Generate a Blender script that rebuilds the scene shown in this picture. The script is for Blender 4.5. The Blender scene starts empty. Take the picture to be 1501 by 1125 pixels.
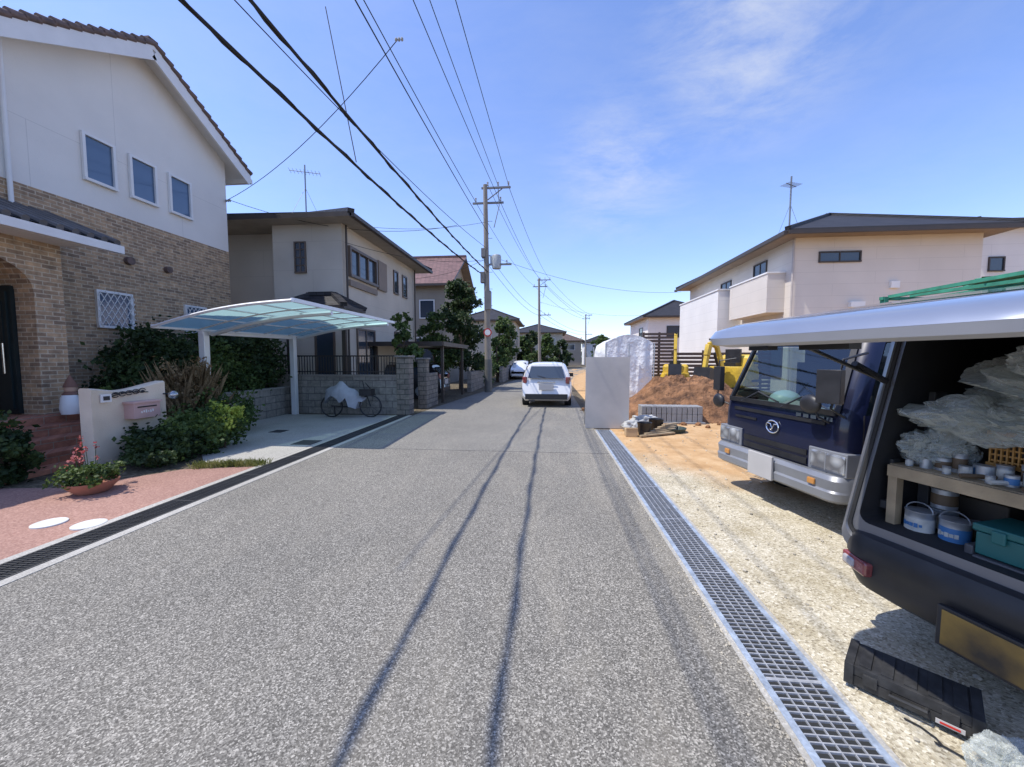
import bpy, bmesh, math, random
from mathutils import Vector, Matrix, noise
R=random.Random(11)
S=bpy.context.scene
# ---------------------------------------------------------------- helpers
class M:
    def __init__(s): s.v=[];s.f=[];s.m=[]
    def add(s,vs,fs,m=0):
        o=len(s.v); s.v+=[tuple(v) for v in vs]; s.f+=[tuple(i+o for i in f) for f in fs]; s.m+=[m]*len(fs); return s
    def box(s,x0,x1,y0,y1,z0,z1,m=0):
        v=[(x0,y0,z0),(x1,y0,z0),(x1,y1,z0),(x0,y1,z0),(x0,y0,z1),(x1,y0,z1),(x1,y1,z1),(x0,y1,z1)]
        return s.add(v,[(0,3,2,1),(4,5,6,7),(0,1,5,4),(1,2,6,5),(2,3,7,6),(3,0,4,7)],m)
    def obox(s,c,sz,rot=(0,0,0),m=0):
        mt=Matrix.Translation(c)@Matrix.Rotation(rot[2],4,'Z')@Matrix.Rotation(rot[1],4,'Y')@Matrix.Rotation(rot[0],4,'X')
        a,b,d=[q/2 for q in sz]
        v=[mt@Vector(p) for p in [(-a,-b,-d),(a,-b,-d),(a,b,-d),(-a,b,-d),(-a,-b,d),(a,-b,d),(a,b,d),(-a,b,d)]]
        return s.add(v,[(0,3,2,1),(4,5,6,7),(0,1,5,4),(1,2,6,5),(2,3,7,6),(3,0,4,7)],m)
    def poly(s,p,m=0): return s.add(p,[tuple(range(len(p)))],m)
    def beam(s,p0,p1,w,h,m=0):
        p0=Vector(p0);p1=Vector(p1);d=(p1-p0).normalized()
        sd=d.cross(Vector((0,0,1)))
        if sd.length<1e-3: sd=Vector((1,0,0))
        sd.normalize();up=sd.cross(d)
        a=sd*w/2;b=up*h/2
        v=[p0-a-b,p0+a-b,p0+a+b,p0-a+b,p1-a-b,p1+a-b,p1+a+b,p1-a+b]
        return s.add(v,[(0,3,2,1),(4,5,6,7),(0,1,5,4),(1,2,6,5),(2,3,7,6),(3,0,4,7)],m)
    def cyl(s,p0,p1,r0,r1=None,n=12,m=0,cap=True):
        r1=r0 if r1 is None else r1
        p0=Vector(p0);p1=Vector(p1);d=(p1-p0).normalized()
        u=d.orthogonal().normalized();w=d.cross(u)
        v=[];f=[]
        for i in range(n):
            a=2*math.pi*i/n; q=u*math.cos(a)+w*math.sin(a)
            v+=[p0+q*r0,p1+q*r1]
        for i in range(n):
            j=(i+1)%n; f.append((2*i,2*j,2*j+1,2*i+1))
        if cap: f+= [tuple(2*i for i in range(n))[::-1],tuple(2*i+1 for i in range(n))]
        return s.add(v,f,m)
    def tube(s,pts,r,n=6,m=0):
        rings=[]
        pts=[Vector(p) for p in pts]
        for i,p in enumerate(pts):
            d=(pts[min(i+1,len(pts)-1)]-pts[max(i-1,0)]).normalized()
            u=d.cross(Vector((.13,.07,1))).normalized();w=d.cross(u)
            rr=r[i] if isinstance(r,(list,tuple)) else r
            rings.append([p+(u*math.cos(2*math.pi*k/n)+w*math.sin(2*math.pi*k/n))*rr for k in range(n)])
        return s.loft(rings,m,True,True)
    def loft(s,rings,m=0,c0=True,c1=True,skip=None):
        n=len(rings[0]);v=[p for r in rings for p in r];f=[];
        for i in range(len(rings)-1):
            for j in range(n):
                if skip and skip(i,j): continue
                k=(j+1)%n; f.append((i*n+j,i*n+k,(i+1)*n+k,(i+1)*n+j))
        if c0: f.append(tuple(range(n))[::-1])
        if c1: f.append(tuple((len(rings)-1)*n+i for i in range(n)))
        return s.add(v,f,m)
    def lathe(s,c,prof,n=20,m=0):
        rings=[[(c[0]+r*math.cos(2*math.pi*k/n),c[1]+r*math.sin(2*math.pi*k/n),c[2]+z) for k in range(n)] for r,z in prof]
        return s.loft(rings,m)
    def ico(s,c,rad,sub=3,disp=0,fr=2.,seed=0,m=0,flat=None,ridge=False):
        b=bmesh.new(); bmesh.ops.create_icosphere(b,subdivisions=sub,radius=1)
        vs=[]
        for q in b.verts:
            p=q.co.copy(); sd=Vector((seed,seed*.7,0))
            if ridge:
                k=1+.55*noise.noise(p*1.4+sd); wp=p+.6*noise.noise_vector(p*1.3+sd)
                k+=disp*(.5-abs(noise.noise(wp*fr+sd)))*1.3-disp*.4+disp*.3*(.4-abs(noise.noise(wp*fr*2.9+sd)))
            else: k=1+disp*noise.fractal(p*fr+sd,1.0,2.0,4)*1.0
            p=Vector((p.x*rad[0]*k,p.y*rad[1]*k,p.z*rad[2]*k))
            if flat is not None and p.z<-flat: p.z=-flat
            vs.append(p+Vector(c))
        fs=[tuple(x.index for x in q.verts) for q in b.faces]; b.free()
        return s.add(vs,fs,m)
    def obj(s,name,mats,parent=None,smooth=None,bevel=0,loc=None,rotz=0,fixn=True):
        me=bpy.data.meshes.new(name); me.from_pydata(s.v,[],s.f)
        if not isinstance(mats,(list,tuple)): mats=[mats]
        for q in mats: me.materials.append(q)
        me.polygons.foreach_set('material_index',s.m)
        if fixn:
            b=bmesh.new(); b.from_mesh(me); bmesh.ops.recalc_face_normals(b,faces=b.faces); b.to_mesh(me); b.free()
        if smooth:
            me.polygons.foreach_set('use_smooth',[True]*len(me.polygons)); me.set_sharp_from_angle(angle=math.radians(smooth))
        me.update()
        o=bpy.data.objects.new(name,me); S.collection.objects.link(o)
        if parent: o.parent=parent
        if loc: o.location=loc
        if rotz: o.rotation_euler[2]=rotz
        if bevel:
            bv=o.modifiers.new('b','BEVEL'); bv.width=bevel; bv.segments=2; bv.limit_method='ANGLE'
        return o
def top(name,loc=(0,0,0),rz=0,sc=1):
    e=bpy.data.objects.new(name,None); S.collection.objects.link(e); e.location=loc; e.rotation_euler[2]=rz; e.scale=(sc,)*3
    e.empty_display_size=.2
    return e
def rrect(hw,y0,y1,r,z,n=4,rf=None):
    rf=r if rf is None else rf
    out=[]
    for (cx,cy,a0,q) in [(-hw+rf,y0+rf,math.pi,rf),(hw-rf,y0+rf,1.5*math.pi,rf),(hw-r,y1-r,0,r),(-hw+r,y1-r,.5*math.pi,r)]:
        for k in range(n+1):
            a=a0+.5*math.pi*k/n; out.append((cx+q*math.cos(a),cy+q*math.sin(a),z))
    return out
# ---------------------------------------------------------------- materials
def base(name):
    m=bpy.data.materials.new(name); m.use_nodes=True; nt=m.node_tree; b=nt.nodes['Principled BSDF']; return m,nt,b
def N(nt,t,**k):
    n=nt.nodes.new(t)
    for a,v in k.items():
        if a in n.inputs.keys(): n.inputs[a].default_value=v
        else: setattr(n,a,v)
    return n
def c4(c,k=1): return (min(1,c[0]*k),min(1,c[1]*k),min(1,c[2]*k),1)
def mixc(nt,fac,a,b,bt='MIX'):
    n=nt.nodes.new('ShaderNodeMix'); n.data_type='RGBA'; n.blend_type=bt
    for i,x in ((0,fac),(6,a),(7,b)):
        if hasattr(x,'is_linked') or hasattr(x,'links'): nt.links.new(x,n.inputs[i])
        else: n.inputs[i].default_value=x
    return n.outputs[2]
def ramp(nt,fac,stops):
    r=nt.nodes.new('ShaderNodeValToRGB'); e=r.color_ramp.elements
    while len(e)<len(stops): e.new(.5)
    for q,(p,c) in zip(e,stops): q.position=p; q.color=c if len(c)==4 else (*c,1)
    nt.links.new(fac,r.inputs[0]); return r.outputs[0]
def bw(a): return (a,a,a,1)
def bump(nt,b,h,strength,dist=.01):
    n=N(nt,'ShaderNodeBump',Strength=strength,Distance=dist); nt.links.new(h,n.inputs['Height']); nt.links.new(n.outputs[0],b.inputs['Normal'])
def pm(name,c,rough=.6,metal=0,var=.12,vs=3.,bs=0,bstr=.3,bd=.01,c2=None,coat=0,spec=.5,fine=0):
    m,nt,b=base(name)
    tc=N(nt,'ShaderNodeTexCoord')
    nz=N(nt,'ShaderNodeTexNoise',Scale=vs,Detail=6.); nt.links.new(tc.outputs['Object'],nz.inputs['Vector'])
    col=ramp(nt,nz.outputs['Fac'],[(.3,c4(c,1-var)),(.7,c4(c2 if c2 else c,1+var))])
    if fine:
        n2=N(nt,'ShaderNodeTexNoise',Scale=fine,Detail=3.); nt.links.new(tc.outputs['Object'],n2.inputs['Vector'])
        col=mixc(nt,.5,col,ramp(nt,n2.outputs['Fac'],[(.35,bw(.55)),(.65,bw(1))]),'MULTIPLY')
    nt.links.new(col,b.inputs['Base Color'])
    rr=N(nt,'ShaderNodeMapRange'); rr.inputs[3].default_value=max(0,rough-.08); rr.inputs[4].default_value=min(1,rough+.08)
    nt.links.new(nz.outputs['Fac'],rr.inputs[0]); nt.links.new(rr.outputs[0],b.inputs['Roughness'])
    b.inputs['Metallic'].default_value=metal; b.inputs['Coat Weight'].default_value=coat; b.inputs['Coat Roughness'].default_value=.05
    b.inputs['Specular IOR Level'].default_value=spec
    if bs:
        n3=N(nt,'ShaderNodeTexNoise',Scale=bs,Detail=5.); nt.links.new(tc.outputs['Object'],n3.inputs['Vector']); bump(nt,b,n3.outputs['Fac'],bstr,bd)
    return m
def granular(name,dark,light,scale,tint_lo,tint_hi,bstr=.5,rough=.9,patch=.5,top_=1.5,mid=.85,dust=False):
    m,nt,b=base(name); g=N(nt,'ShaderNodeNewGeometry')
    v=N(nt,'ShaderNodeTexVoronoi',Scale=scale); nt.links.new(g.outputs['Position'],v.inputs['Vector'])
    sp=N(nt,'ShaderNodeSeparateColor'); nt.links.new(v.outputs['Color'],sp.inputs[0])
    col=ramp(nt,sp.outputs[0],[(0,dark),(.35,tuple(a*.65+b_*.35 for a,b_ in zip(dark,light))),(.75,light),(1,tuple(min(1,q*top_) for q in light))])
    n1=N(nt,'ShaderNodeTexNoise',Scale=patch,Detail=8.,Roughness=.6); nt.links.new(g.outputs['Position'],n1.inputs['Vector'])
    col=mixc(nt,1.,col,ramp(nt,n1.outputs['Fac'],[(.3,tint_lo),(.7,tint_hi)]),'MULTIPLY')
    n2=N(nt,'ShaderNodeTexNoise',Scale=scale*.6,Detail=4.); nt.links.new(g.outputs['Position'],n2.inputs['Vector'])
    col=mixc(nt,1.,col,ramp(nt,n2.outputs['Fac'],[(.35,bw(mid)),(.6,bw(1))]),'MULTIPLY')
    if dust:
        mp=N(nt,'ShaderNodeMapping'); mp.inputs['Scale'].default_value=(1.6,.35,1); nt.links.new(g.outputs['Position'],mp.inputs[0])
        n3=N(nt,'ShaderNodeTexNoise',Scale=1.4,Detail=9.,Roughness=.7,Distortion=.4); nt.links.new(mp.outputs[0],n3.inputs['Vector'])
        x=N(nt,'ShaderNodeSeparateXYZ'); nt.links.new(g.outputs['Position'],x.inputs[0])
        mr=N(nt,'ShaderNodeMapRange'); nt.links.new(x.outputs[0],mr.inputs[0]); mr.inputs[1].default_value=-1.8; mr.inputs[2].default_value=1.2; mr.inputs[3].default_value=.12; mr.inputs[4].default_value=.5
        f=N(nt,'ShaderNodeMath',operation='MULTIPLY'); nt.links.new(ramp(nt,n3.outputs['Fac'],[(.48,bw(0)),(.75,bw(1))]),f.inputs[0]); nt.links.new(mr.outputs[0],f.inputs[1])
        col=mixc(nt,f.outputs[0],col,(.40,.36,.28,1))
    nt.links.new(col,b.inputs['Base Color']); b.inputs['Roughness'].default_value=rough; b.inputs['Specular IOR Level'].default_value=.25
    bump(nt,b,v.outputs['Distance'],bstr,.003)
    return m
A_ROAD=granular('asphalt_mat',(.10,.094,.082),(.275,.26,.228),150,(.84,.84,.83,1),(1.1,1.09,1.06,1),top_=1.8,mid=.75,dust=True)
A_FAR=granular('asphalt_far_mat',(.12,.113,.10),(.265,.252,.222),140,(.86,.86,.86,1),(1.08,1.08,1.06,1),dust=True)
A_NEW=granular('asphalt_seam_mat',(.045,.045,.045),(.10,.10,.098),150,(.9,.9,.9,1),(1.08,1.08,1.08,1))
PINK=granular('pink_paving_mat',(.30,.17,.135),(.38,.23,.185),70,(.78,.78,.78,1),(1.15,1.14,1.12,1),.2,top_=1.15)
CONC=granular('concrete_mat',(.38,.365,.33),(.48,.465,.425),110,(.76,.76,.74,1),(1.08,1.07,1.05,1),.12,top_=1.15)
SOIL=granular('soil_mat',(.08,.065,.045),(.16,.13,.09),30,(.7,.7,.7,1),(1.1,1.1,1.0,1),.8)
def lotmat():
    m,nt,b=base('site_ground_mat'); g=N(nt,'ShaderNodeNewGeometry')
    v=N(nt,'ShaderNodeTexVoronoi',Scale=85.); nt.links.new(g.outputs['Position'],v.inputs['Vector'])
    sp=N(nt,'ShaderNodeSeparateColor'); nt.links.new(v.outputs['Color'],sp.inputs[0])
    grav=ramp(nt,sp.outputs[0],[(0,(.28,.245,.18)),(.25,(.46,.42,.32)),(.75,(.57,.525,.41)),(1,(.72,.69,.59))])
    nz=N(nt,'ShaderNodeTexNoise',Scale=2.2,Detail=10.,Roughness=.72); nt.links.new(g.outputs['Position'],nz.inputs['Vector'])
    grav=mixc(nt,1.,grav,ramp(nt,nz.outputs['Fac'],[(.32,(.72,.67,.56)),(.58,(1.04,1.02,.98))]),'MULTIPLY')
    sand=ramp(nt,nz.outputs['Fac'],[(.3,(.38,.225,.10)),(.5,(.52,.33,.165)),(.7,(.62,.44,.25))])
    xyz=N(nt,'ShaderNodeSeparateXYZ'); nt.links.new(g.outputs['Position'],xyz.inputs[0])
    n2=N(nt,'ShaderNodeTexNoise',Scale=.9,Detail=6.); nt.links.new(g.outputs['Position'],n2.inputs['Vector'])
    a=N(nt,'ShaderNodeMath',operation='MULTIPLY_ADD'); nt.links.new(n2.outputs['Fac'],a.inputs[0]); a.inputs[1].default_value=2.6; nt.links.new(xyz.outputs[1],a.inputs[2])
    c=N(nt,'ShaderNodeMath',operation='MULTIPLY_ADD'); nt.links.new(xyz.outputs[0],c.inputs[0]); c.inputs[1].default_value=.8; nt.links.new(a.outputs[0],c.inputs[2])
    mr=N(nt,'ShaderNodeMapRange'); nt.links.new(c.outputs[0],mr.inputs[0]); mr.inputs[1].default_value=8.0; mr.inputs[2].default_value=9.4
    col=mixc(nt,mr.outputs[0],grav,sand); nt.links.new(col,b.inputs['Base Color']); b.inputs['Roughness'].default_value=.95
    b.inputs['Specular IOR Level'].default_value=.2
    add=N(nt,'ShaderNodeMath',operation='MULTIPLY_ADD'); nt.links.new(nz.outputs['Fac'],add.inputs[0]); add.inputs[1].default_value=4.; nt.links.new(v.outputs['Distance'],add.inputs[2])
    bump(nt,b,add.outputs[0],.6,.008); return m
LOT=lotmat()
def uvz(nt,src='Object'):
    tc=N(nt,'ShaderNodeTexCoord'); x=N(nt,'ShaderNodeSeparateXYZ'); nt.links.new(tc.outputs[src],x.inputs[0])
    a=N(nt,'ShaderNodeMath',operation='ADD'); nt.links.new(x.outputs[0],a.inputs[0]); nt.links.new(x.outputs[1],a.inputs[1])
    c=N(nt,'ShaderNodeCombineXYZ'); nt.links.new(a.outputs[0],c.inputs[0]); nt.links.new(x.outputs[2],c.inputs[1]); return tc,c.outputs[0]
def brickmat(name,c1,c2,mortar,w,h,ms=.008,bs=.6,cn=None):
    m,nt,b=base(name); tc,u=uvz(nt)
    br=N(nt,'ShaderNodeTexBrick',Scale=1.); nt.links.new(u,br.inputs['Vector'])
    br.inputs['Color1'].default_value=(*c1,1); br.inputs['Color2'].default_value=(*c2,1); br.inputs['Mortar'].default_value=(*mortar,1)
    br.inputs['Mortar Size'].default_value=ms; br.inputs['Brick Width'].default_value=w; br.inputs['Row Height'].default_value=h; br.inputs['Bias'].default_value=-.1
    nz=N(nt,'ShaderNodeTexNoise',Scale=7.,Detail=6.,Roughness=.7); nt.links.new(u,nz.inputs['Vector'])
    col=mixc(nt,1.,br.outputs['Color'],ramp(nt,nz.outputs['Fac'],[(.3,bw(.6)),(.7,bw(1.25))]),'MULTIPLY')
    nt.links.new(col,b.inputs['Base Color']); b.inputs['Roughness'].default_value=.85
    inv=N(nt,'ShaderNodeMath',operation='SUBTRACT'); inv.inputs[0].default_value=1; nt.links.new(br.outputs['Fac'],inv.inputs[1])
    ad=N(nt,'ShaderNodeMath',operation='MULTIPLY_ADD'); nt.links.new(nz.outputs['Fac'],ad.inputs[0]); ad.inputs[1].default_value=.7; nt.links.new(inv.outputs[0],ad.inputs[2])
    bump(nt,b,ad.outputs[0],bs,.012); return m
BRICK=brickmat('brick_mat',(.50,.33,.19),(.24,.165,.11),(.56,.46,.33),.21,.072)
BLOCK=brickmat('block_wall_mat',(.27,.25,.22),(.20,.185,.165),(.12,.11,.10),.4,.2,.01)
STEPT=brickmat('step_tile_mat',(.42,.18,.11),(.35,.15,.095),(.32,.26,.2),.3,.17,.006)
def sidemat(name,c,period=.45,var=.06,stain=.12):
    m,nt,b=base(name); tc,u=uvz(nt)
    br=N(nt,'ShaderNodeTexBrick',Scale=1.); nt.links.new(u,br.inputs['Vector'])
    for k in ('Color1','Color2'): br.inputs[k].default_value=(*c,1)
    br.inputs['Mortar'].default_value=c4(c,.82); br.inputs['Mortar Size'].default_value=.006; br.inputs['Brick Width'].default_value=3.; br.inputs['Row Height'].default_value=period
    nz=N(nt,'ShaderNodeTexNoise',Scale=.8,Detail=6.); nt.links.new(tc.outputs['Object'],nz.inputs['Vector'])
    col=mixc(nt,1.,br.outputs['Color'],ramp(nt,nz.outputs['Fac'],[(.3,bw(1-stain)),(.65,bw(1.03))]),'MULTIPLY'); nt.links.new(col,b.inputs['Base Color'])
    b.inputs['Roughness'].default_value=.8
    n2=N(nt,'ShaderNodeTexNoise',Scale=45.,Detail=4.); nt.links.new(tc.outputs['Object'],n2.inputs['Vector']); bump(nt,b,n2.outputs['Fac'],.5,.01); return m
W_WHITE=sidemat('white_render_mat',(.76,.73,.68),3.0,stain=.06)
W_TAN=sidemat('tan_siding_mat',(.50,.45,.36))
W_BEIGE=sidemat('beige_siding_mat',(.64,.585,.52),stain=.05)
W_PALE=sidemat('pale_siding_mat',(.72,.70,.67),stain=.06)
W_BROWN=sidemat('brown_siding_mat',(.32,.27,.21))
def roofmat(name,c,row=.11,colw=.28):
    m,nt,b=base(name); tc=N(nt,'ShaderNodeTexCoord'); x=N(nt,'ShaderNodeSeparateXYZ'); nt.links.new(tc.outputs['Object'],x.inputs[0])
    a=N(nt,'ShaderNodeMath',operation='ADD'); nt.links.new(x.outputs[0],a.inputs[0]); nt.links.new(x.outputs[1],a.inputs[1])
    cb=N(nt,'ShaderNodeCombineXYZ'); nt.links.new(a.outputs[0],cb.inputs[0]); nt.links.new(x.outputs[2],cb.inputs[1])
    br=N(nt,'ShaderNodeTexBrick',Scale=1.); nt.links.new(cb.outputs[0],br.inputs['Vector'])
    br.inputs['Color1'].default_value=c4(c,1.2); br.inputs['Color2'].default_value=c4(c,.8); br.inputs['Mortar'].default_value=c4(c,.35)
    br.inputs['Mortar Size'].default_value=.012; br.inputs['Brick Width'].default_value=colw; br.inputs['Row Height'].default_value=row
    nt.links.new(br.outputs['Color'],b.inputs['Base Color']); b.inputs['Roughness'].default_value=.6; b.inputs['Specular IOR Level'].default_value=.3
    bump(nt,b,br.outputs['Fac'],-.8,.03); return m
R_DARK=roofmat('dark_tile_mat',(.035,.034,.037)); R_BROWN=roofmat('brown_tile_mat',(.13,.09,.07)); R_RED=roofmat('red_tile_mat',(.18,.10,.09))
TILE_E=pm('tile_edge_mat',(.13,.085,.07),.6,var=.35,vs=9.,bs=60)
FASC=pm('dark_fascia_mat',(.05,.038,.03),.5); WHT=pm('white_paint_mat',(.76,.75,.73),.45,var=.05)
ALU=pm('white_aluminium_mat',(.72,.73,.74),.35,.2,var=.04); SOF=pm('soffit_mat',(.50,.48,.45),.8)
GLS,nt,b=base('window_glass_mat'); b.inputs['Base Color'].default_value=(.04,.055,.075,1); b.inputs['Roughness'].default_value=.06; b.inputs['Specular IOR Level'].default_value=.8
GLB,nt,b=base('sky_tinted_glass_mat'); b.inputs['Base Color'].default_value=(.07,.12,.20,1); b.inputs['Roughness'].default_value=.06; b.inputs['Specular IOR Level'].default_value=1.  # sky reflection painted into the blue base colour
def seethru(name,tint,fac,kind='gloss',tl=(.30,.46,.46,1)):
    m=bpy.data.materials.new(name); m.use_nodes=True; nt=m.node_tree; nt.nodes.remove(nt.nodes['Principled BSDF'])
    t=N(nt,'ShaderNodeBsdfTransparent'); t.inputs[0].default_value=(*tint,1)
    if kind=='gloss': g=N(nt,'ShaderNodeBsdfGlossy'); g.inputs['Roughness'].default_value=.03; g.inputs[0].default_value=(.9,.95,1,1)
    else: g=N(nt,'ShaderNodeBsdfTranslucent'); g.inputs[0].default_value=tl
    mx=N(nt,'ShaderNodeMixShader'); mx.inputs[0].default_value=fac
    nt.links.new(t.outputs[0],mx.inputs[1]); nt.links.new(g.outputs[0],mx.inputs[2]); nt.links.new(mx.outputs[0],nt.nodes['Material Output'].inputs[0]); return m
WSH=seethru('windscreen_mat',(.50,.60,.57),.10); POLY=seethru('polycarbonate_mat',(.22,.36,.36),.62,'t')
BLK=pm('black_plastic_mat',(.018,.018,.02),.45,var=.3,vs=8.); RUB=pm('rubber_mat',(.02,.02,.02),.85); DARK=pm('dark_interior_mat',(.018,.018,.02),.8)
STEEL=pm('galvanised_mat',(.42,.45,.48),.4,.6,var=.2,vs=20.); STEELB=pm('gutter_frame_mat',(.34,.40,.48),.6,.1,var=.3,vs=12.,fine=60.)
GRATE=pm('grate_bar_mat',(.44,.45,.46),.45,.35,var=.2,vs=25.)
GSHADE=pm('gutter_shade_mat',(.02,.022,.023),.9); GBLACK=pm('black_grate_mat',(.06,.06,.06),.6,.3)
CARW=pm('white_car_paint_mat',(.74,.74,.73),.25,var=.02,coat=.8); NAVY=pm('navy_truck_paint_mat',(.005,.008,.030),.35,var=.15,coat=.6,spec=.3)
GREY=pm('grey_van_paint_mat',(.17,.175,.19),.35,.4,var=.08,coat=.7); SILV=pm('silver_tailgate_mat',(.27,.30,.37),.3,.5,var=.06,coat=.8); SILI=pm('tailgate_inner_mat',(.42,.42,.43),.45,.1,var=.08)
CHR=pm('chrome_mat',(.7,.7,.7),.15,1.,var=.03); BUMP=pm('grey_bumper_mat',(.24,.25,.27),.4,.3,var=.1)
def lampmat():
    m,nt,b=base('headlamp_mat'); tc=N(nt,'ShaderNodeTexCoord'); v=N(nt,'ShaderNodeTexVoronoi',Scale=9.); nt.links.new(tc.outputs['Object'],v.inputs['Vector'])
    nt.links.new(ramp(nt,v.outputs['Distance'],[(.1,(.8,.82,.84)),(.4,(.50,.52,.54)),(.7,(.20,.20,.21))]),b.inputs['Base Color']); b.inputs['Roughness'].default_value=.12; b.inputs['Metallic'].default_value=.5; b.inputs['Coat Weight'].default_value=1
    bump(nt,b,v.outputs['Distance'],.8,.02); return m
LAMP=lampmat()
REDL=pm('red_lamp_mat',(.22,.05,.05),.25,coat=1.,var=.3,vs=30.); YEL=pm('excavator_yellow_mat',(.62,.42,.04),.5,var=.25,fine=20.)
PLATE=pm('plate_mat',(.42,.41,.40),.6,var=.06); PLY=pm('ochre_plate_mat',(.04,.03,.02),.6,var=.1,vs=4.,c2=(.30,.18,.035))
WOOD=pm('wood_mat',(.34,.26,.16),.75,var=.3,vs=6.,bs=50); FENCE=pm('brown_fence_mat',(.07,.045,.035),.6,var=.15); IRON=pm('iron_mat',(.02,.018,.018),.5)
PLAST,nt,b=base('plastic_sheet_mat'); b.inputs['Base Color'].default_value=(.66,.70,.65,1); b.inputs['Roughness'].default_value=.14; b.inputs['Specular IOR Level'].default_value=1.
lw=N(nt,'ShaderNodeLayerWeight',Blend=.45); mr=N(nt,'ShaderNodeMapRange'); nt.links.new(lw.outputs['Facing'],mr.inputs[0]); mr.inputs[3].default_value=.16; mr.inputs[4].default_value=.85; nt.links.new(mr.outputs[0],b.inputs['Alpha'])
tcp=N(nt,'ShaderNodeTexCoord'); nzp=N(nt,'ShaderNodeTexNoise',Scale=22.,Detail=5.,Distortion=1.2); nt.links.new(tcp.outputs['Object'],nzp.inputs['Vector']); bump(nt,b,nzp.outputs['Fac'],.9,.02)
CONCP=pm('concrete_pole_mat',(.25,.22,.185),.9,var=.12,vs=2.,bs=40); STUC=pm('beige_stucco_mat',(.70,.59,.45),.9,var=.08,bs=70,bstr=.6)
TERR=pm('terracotta_mat',(.34,.14,.09),.8,bs=40); DIRT=pm('dirt_mat',(.15,.07,.03),.95,var=.4,vs=4.,bs=14,bstr=1.,bd=.05,c2=(.26,.13,.06),fine=30.)
TARP=pm('white_tarp_mat',(.72,.73,.74),.6,var=.08,vs=2.,bs=3,bstr=1.,bd=.12); GREYT=pm('grey_cover_mat',(.34,.35,.38),.6,var=.15,vs=5.,bs=9,bstr=.8,bd=.03)
BLURM=pm('blur_panel_mat',(.43,.41,.385),.7,var=.08,vs=1.5,c2=(.49,.46,.42))
GREEN=pm('green_net_mat',(.04,.24,.15),.7,var=.3,vs=10.); TEAL=pm('teal_toolbox_mat',(.015,.12,.115),.45); ORNG=pm('orange_crate_mat',(.40,.20,.05),.5)
BARK=pm('bark_mat',(.12,.085,.055),.95,var=.35,vs=8.,bs=25,bstr=.8,bd=.02); CARD=pm('cardboard_mat',(.45,.32,.18),.85)
BLUE=pm('blue_label_mat',(.05,.17,.38),.4); RED=pm('red_paint_mat',(.5,.03,.02),.4); MAILP=pm('pink_mailbox_mat',(.55,.36,.33),.45); DKCAR=pm('dark_car_mat',(.03,.03,.035),.3,.4,coat=.8)
def leafmat(name,lo,mid,hi,tr=.3):
    m,nt,b=base(name); g=N(nt,'ShaderNodeNewGeometry')
    a=N(nt,'ShaderNodeTexNoise',Scale=3.,Detail=3.); nt.links.new(g.outputs['Position'],a.inputs['Vector'])
    c=N(nt,'ShaderNodeTexNoise',Scale=40.,Detail=2.); nt.links.new(g.outputs['Position'],c.inputs['Vector'])
    ad=N(nt,'ShaderNodeMath',operation='MULTIPLY_ADD'); nt.links.new(c.outputs['Fac'],ad.inputs[0]); ad.inputs[1].default_value=.8; nt.links.new(a.outputs['Fac'],ad.inputs[2])
    col=ramp(nt,ad.outputs[0],[(.65,lo),(.9,mid),(1.,hi)]); nt.links.new(col,b.inputs['Base Color']); b.inputs['Roughness'].default_value=.6; b.inputs['Specular IOR Level'].default_value=.3
    t=N(nt,'ShaderNodeBsdfTranslucent'); nt.links.new(col,t.inputs[0]); mx=N(nt,'ShaderNodeMixShader'); mx.inputs[0].default_value=tr
    nt.links.new(b.outputs[0],mx.inputs[1]); nt.links.new(t.outputs[0],mx.inputs[2]); nt.links.new(mx.outputs[0],nt.nodes['Material Output'].inputs[0]); return m
LEAF=leafmat('leaf_mat',(.022,.045,.012),(.05,.088,.022),(.11,.165,.04)); LEAFY=leafmat('yellow_leaf_mat',(.12,.18,.03),(.28,.36,.05),(.5,.55,.10)); DRY=leafmat('dry_grass_mat',(.11,.07,.032),(.22,.15,.075),(.33,.24,.13))
LEAFD=leafmat('dark_leaf_mat',(.012,.027,.009),(.027,.05,.015),(.055,.09,.026)); FLW=leafmat('red_flower_mat',(.38,.05,.06),(.5,.10,.10),(.55,.2,.18))
def leaves(mm,c,rad,n,size,m=0,seed=0,per=45,spread=.16,lump=.35,long=1.5):
    rr=random.Random(seed+1); c=Vector(c)
    for k in range(max(1,n//per)):
        d=Vector((rr.gauss(0,1),rr.gauss(0,1),rr.gauss(0,1))).normalized()
        q=(.45+.55*rr.random()**.5)*(1+lump*noise.noise(d*2.3+Vector((seed,0,0)))*1.6)
        cc=c+Vector((d.x*rad[0],d.y*rad[1],d.z*rad[2]))*q
        sp=spread*(.6+.8*rr.random())*sum(rad)/3
        for i in range(per):
            p=cc+Vector((rr.gauss(0,1),rr.gauss(0,1),rr.gauss(0,.8)))*sp
            if p.z<.01: p.z=.01+rr.random()*.05
            u=Vector((rr.gauss(0,1),rr.gauss(0,1),rr.gauss(0,1))).normalized(); w=u.orthogonal().normalized()
            s=size*(.6+.8*rr.random()); u=u*s*long/2; w=w*s/2
            mm.add([p-u,p+w,p+u,p-w],[(0,1,2,3)],m)
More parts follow.
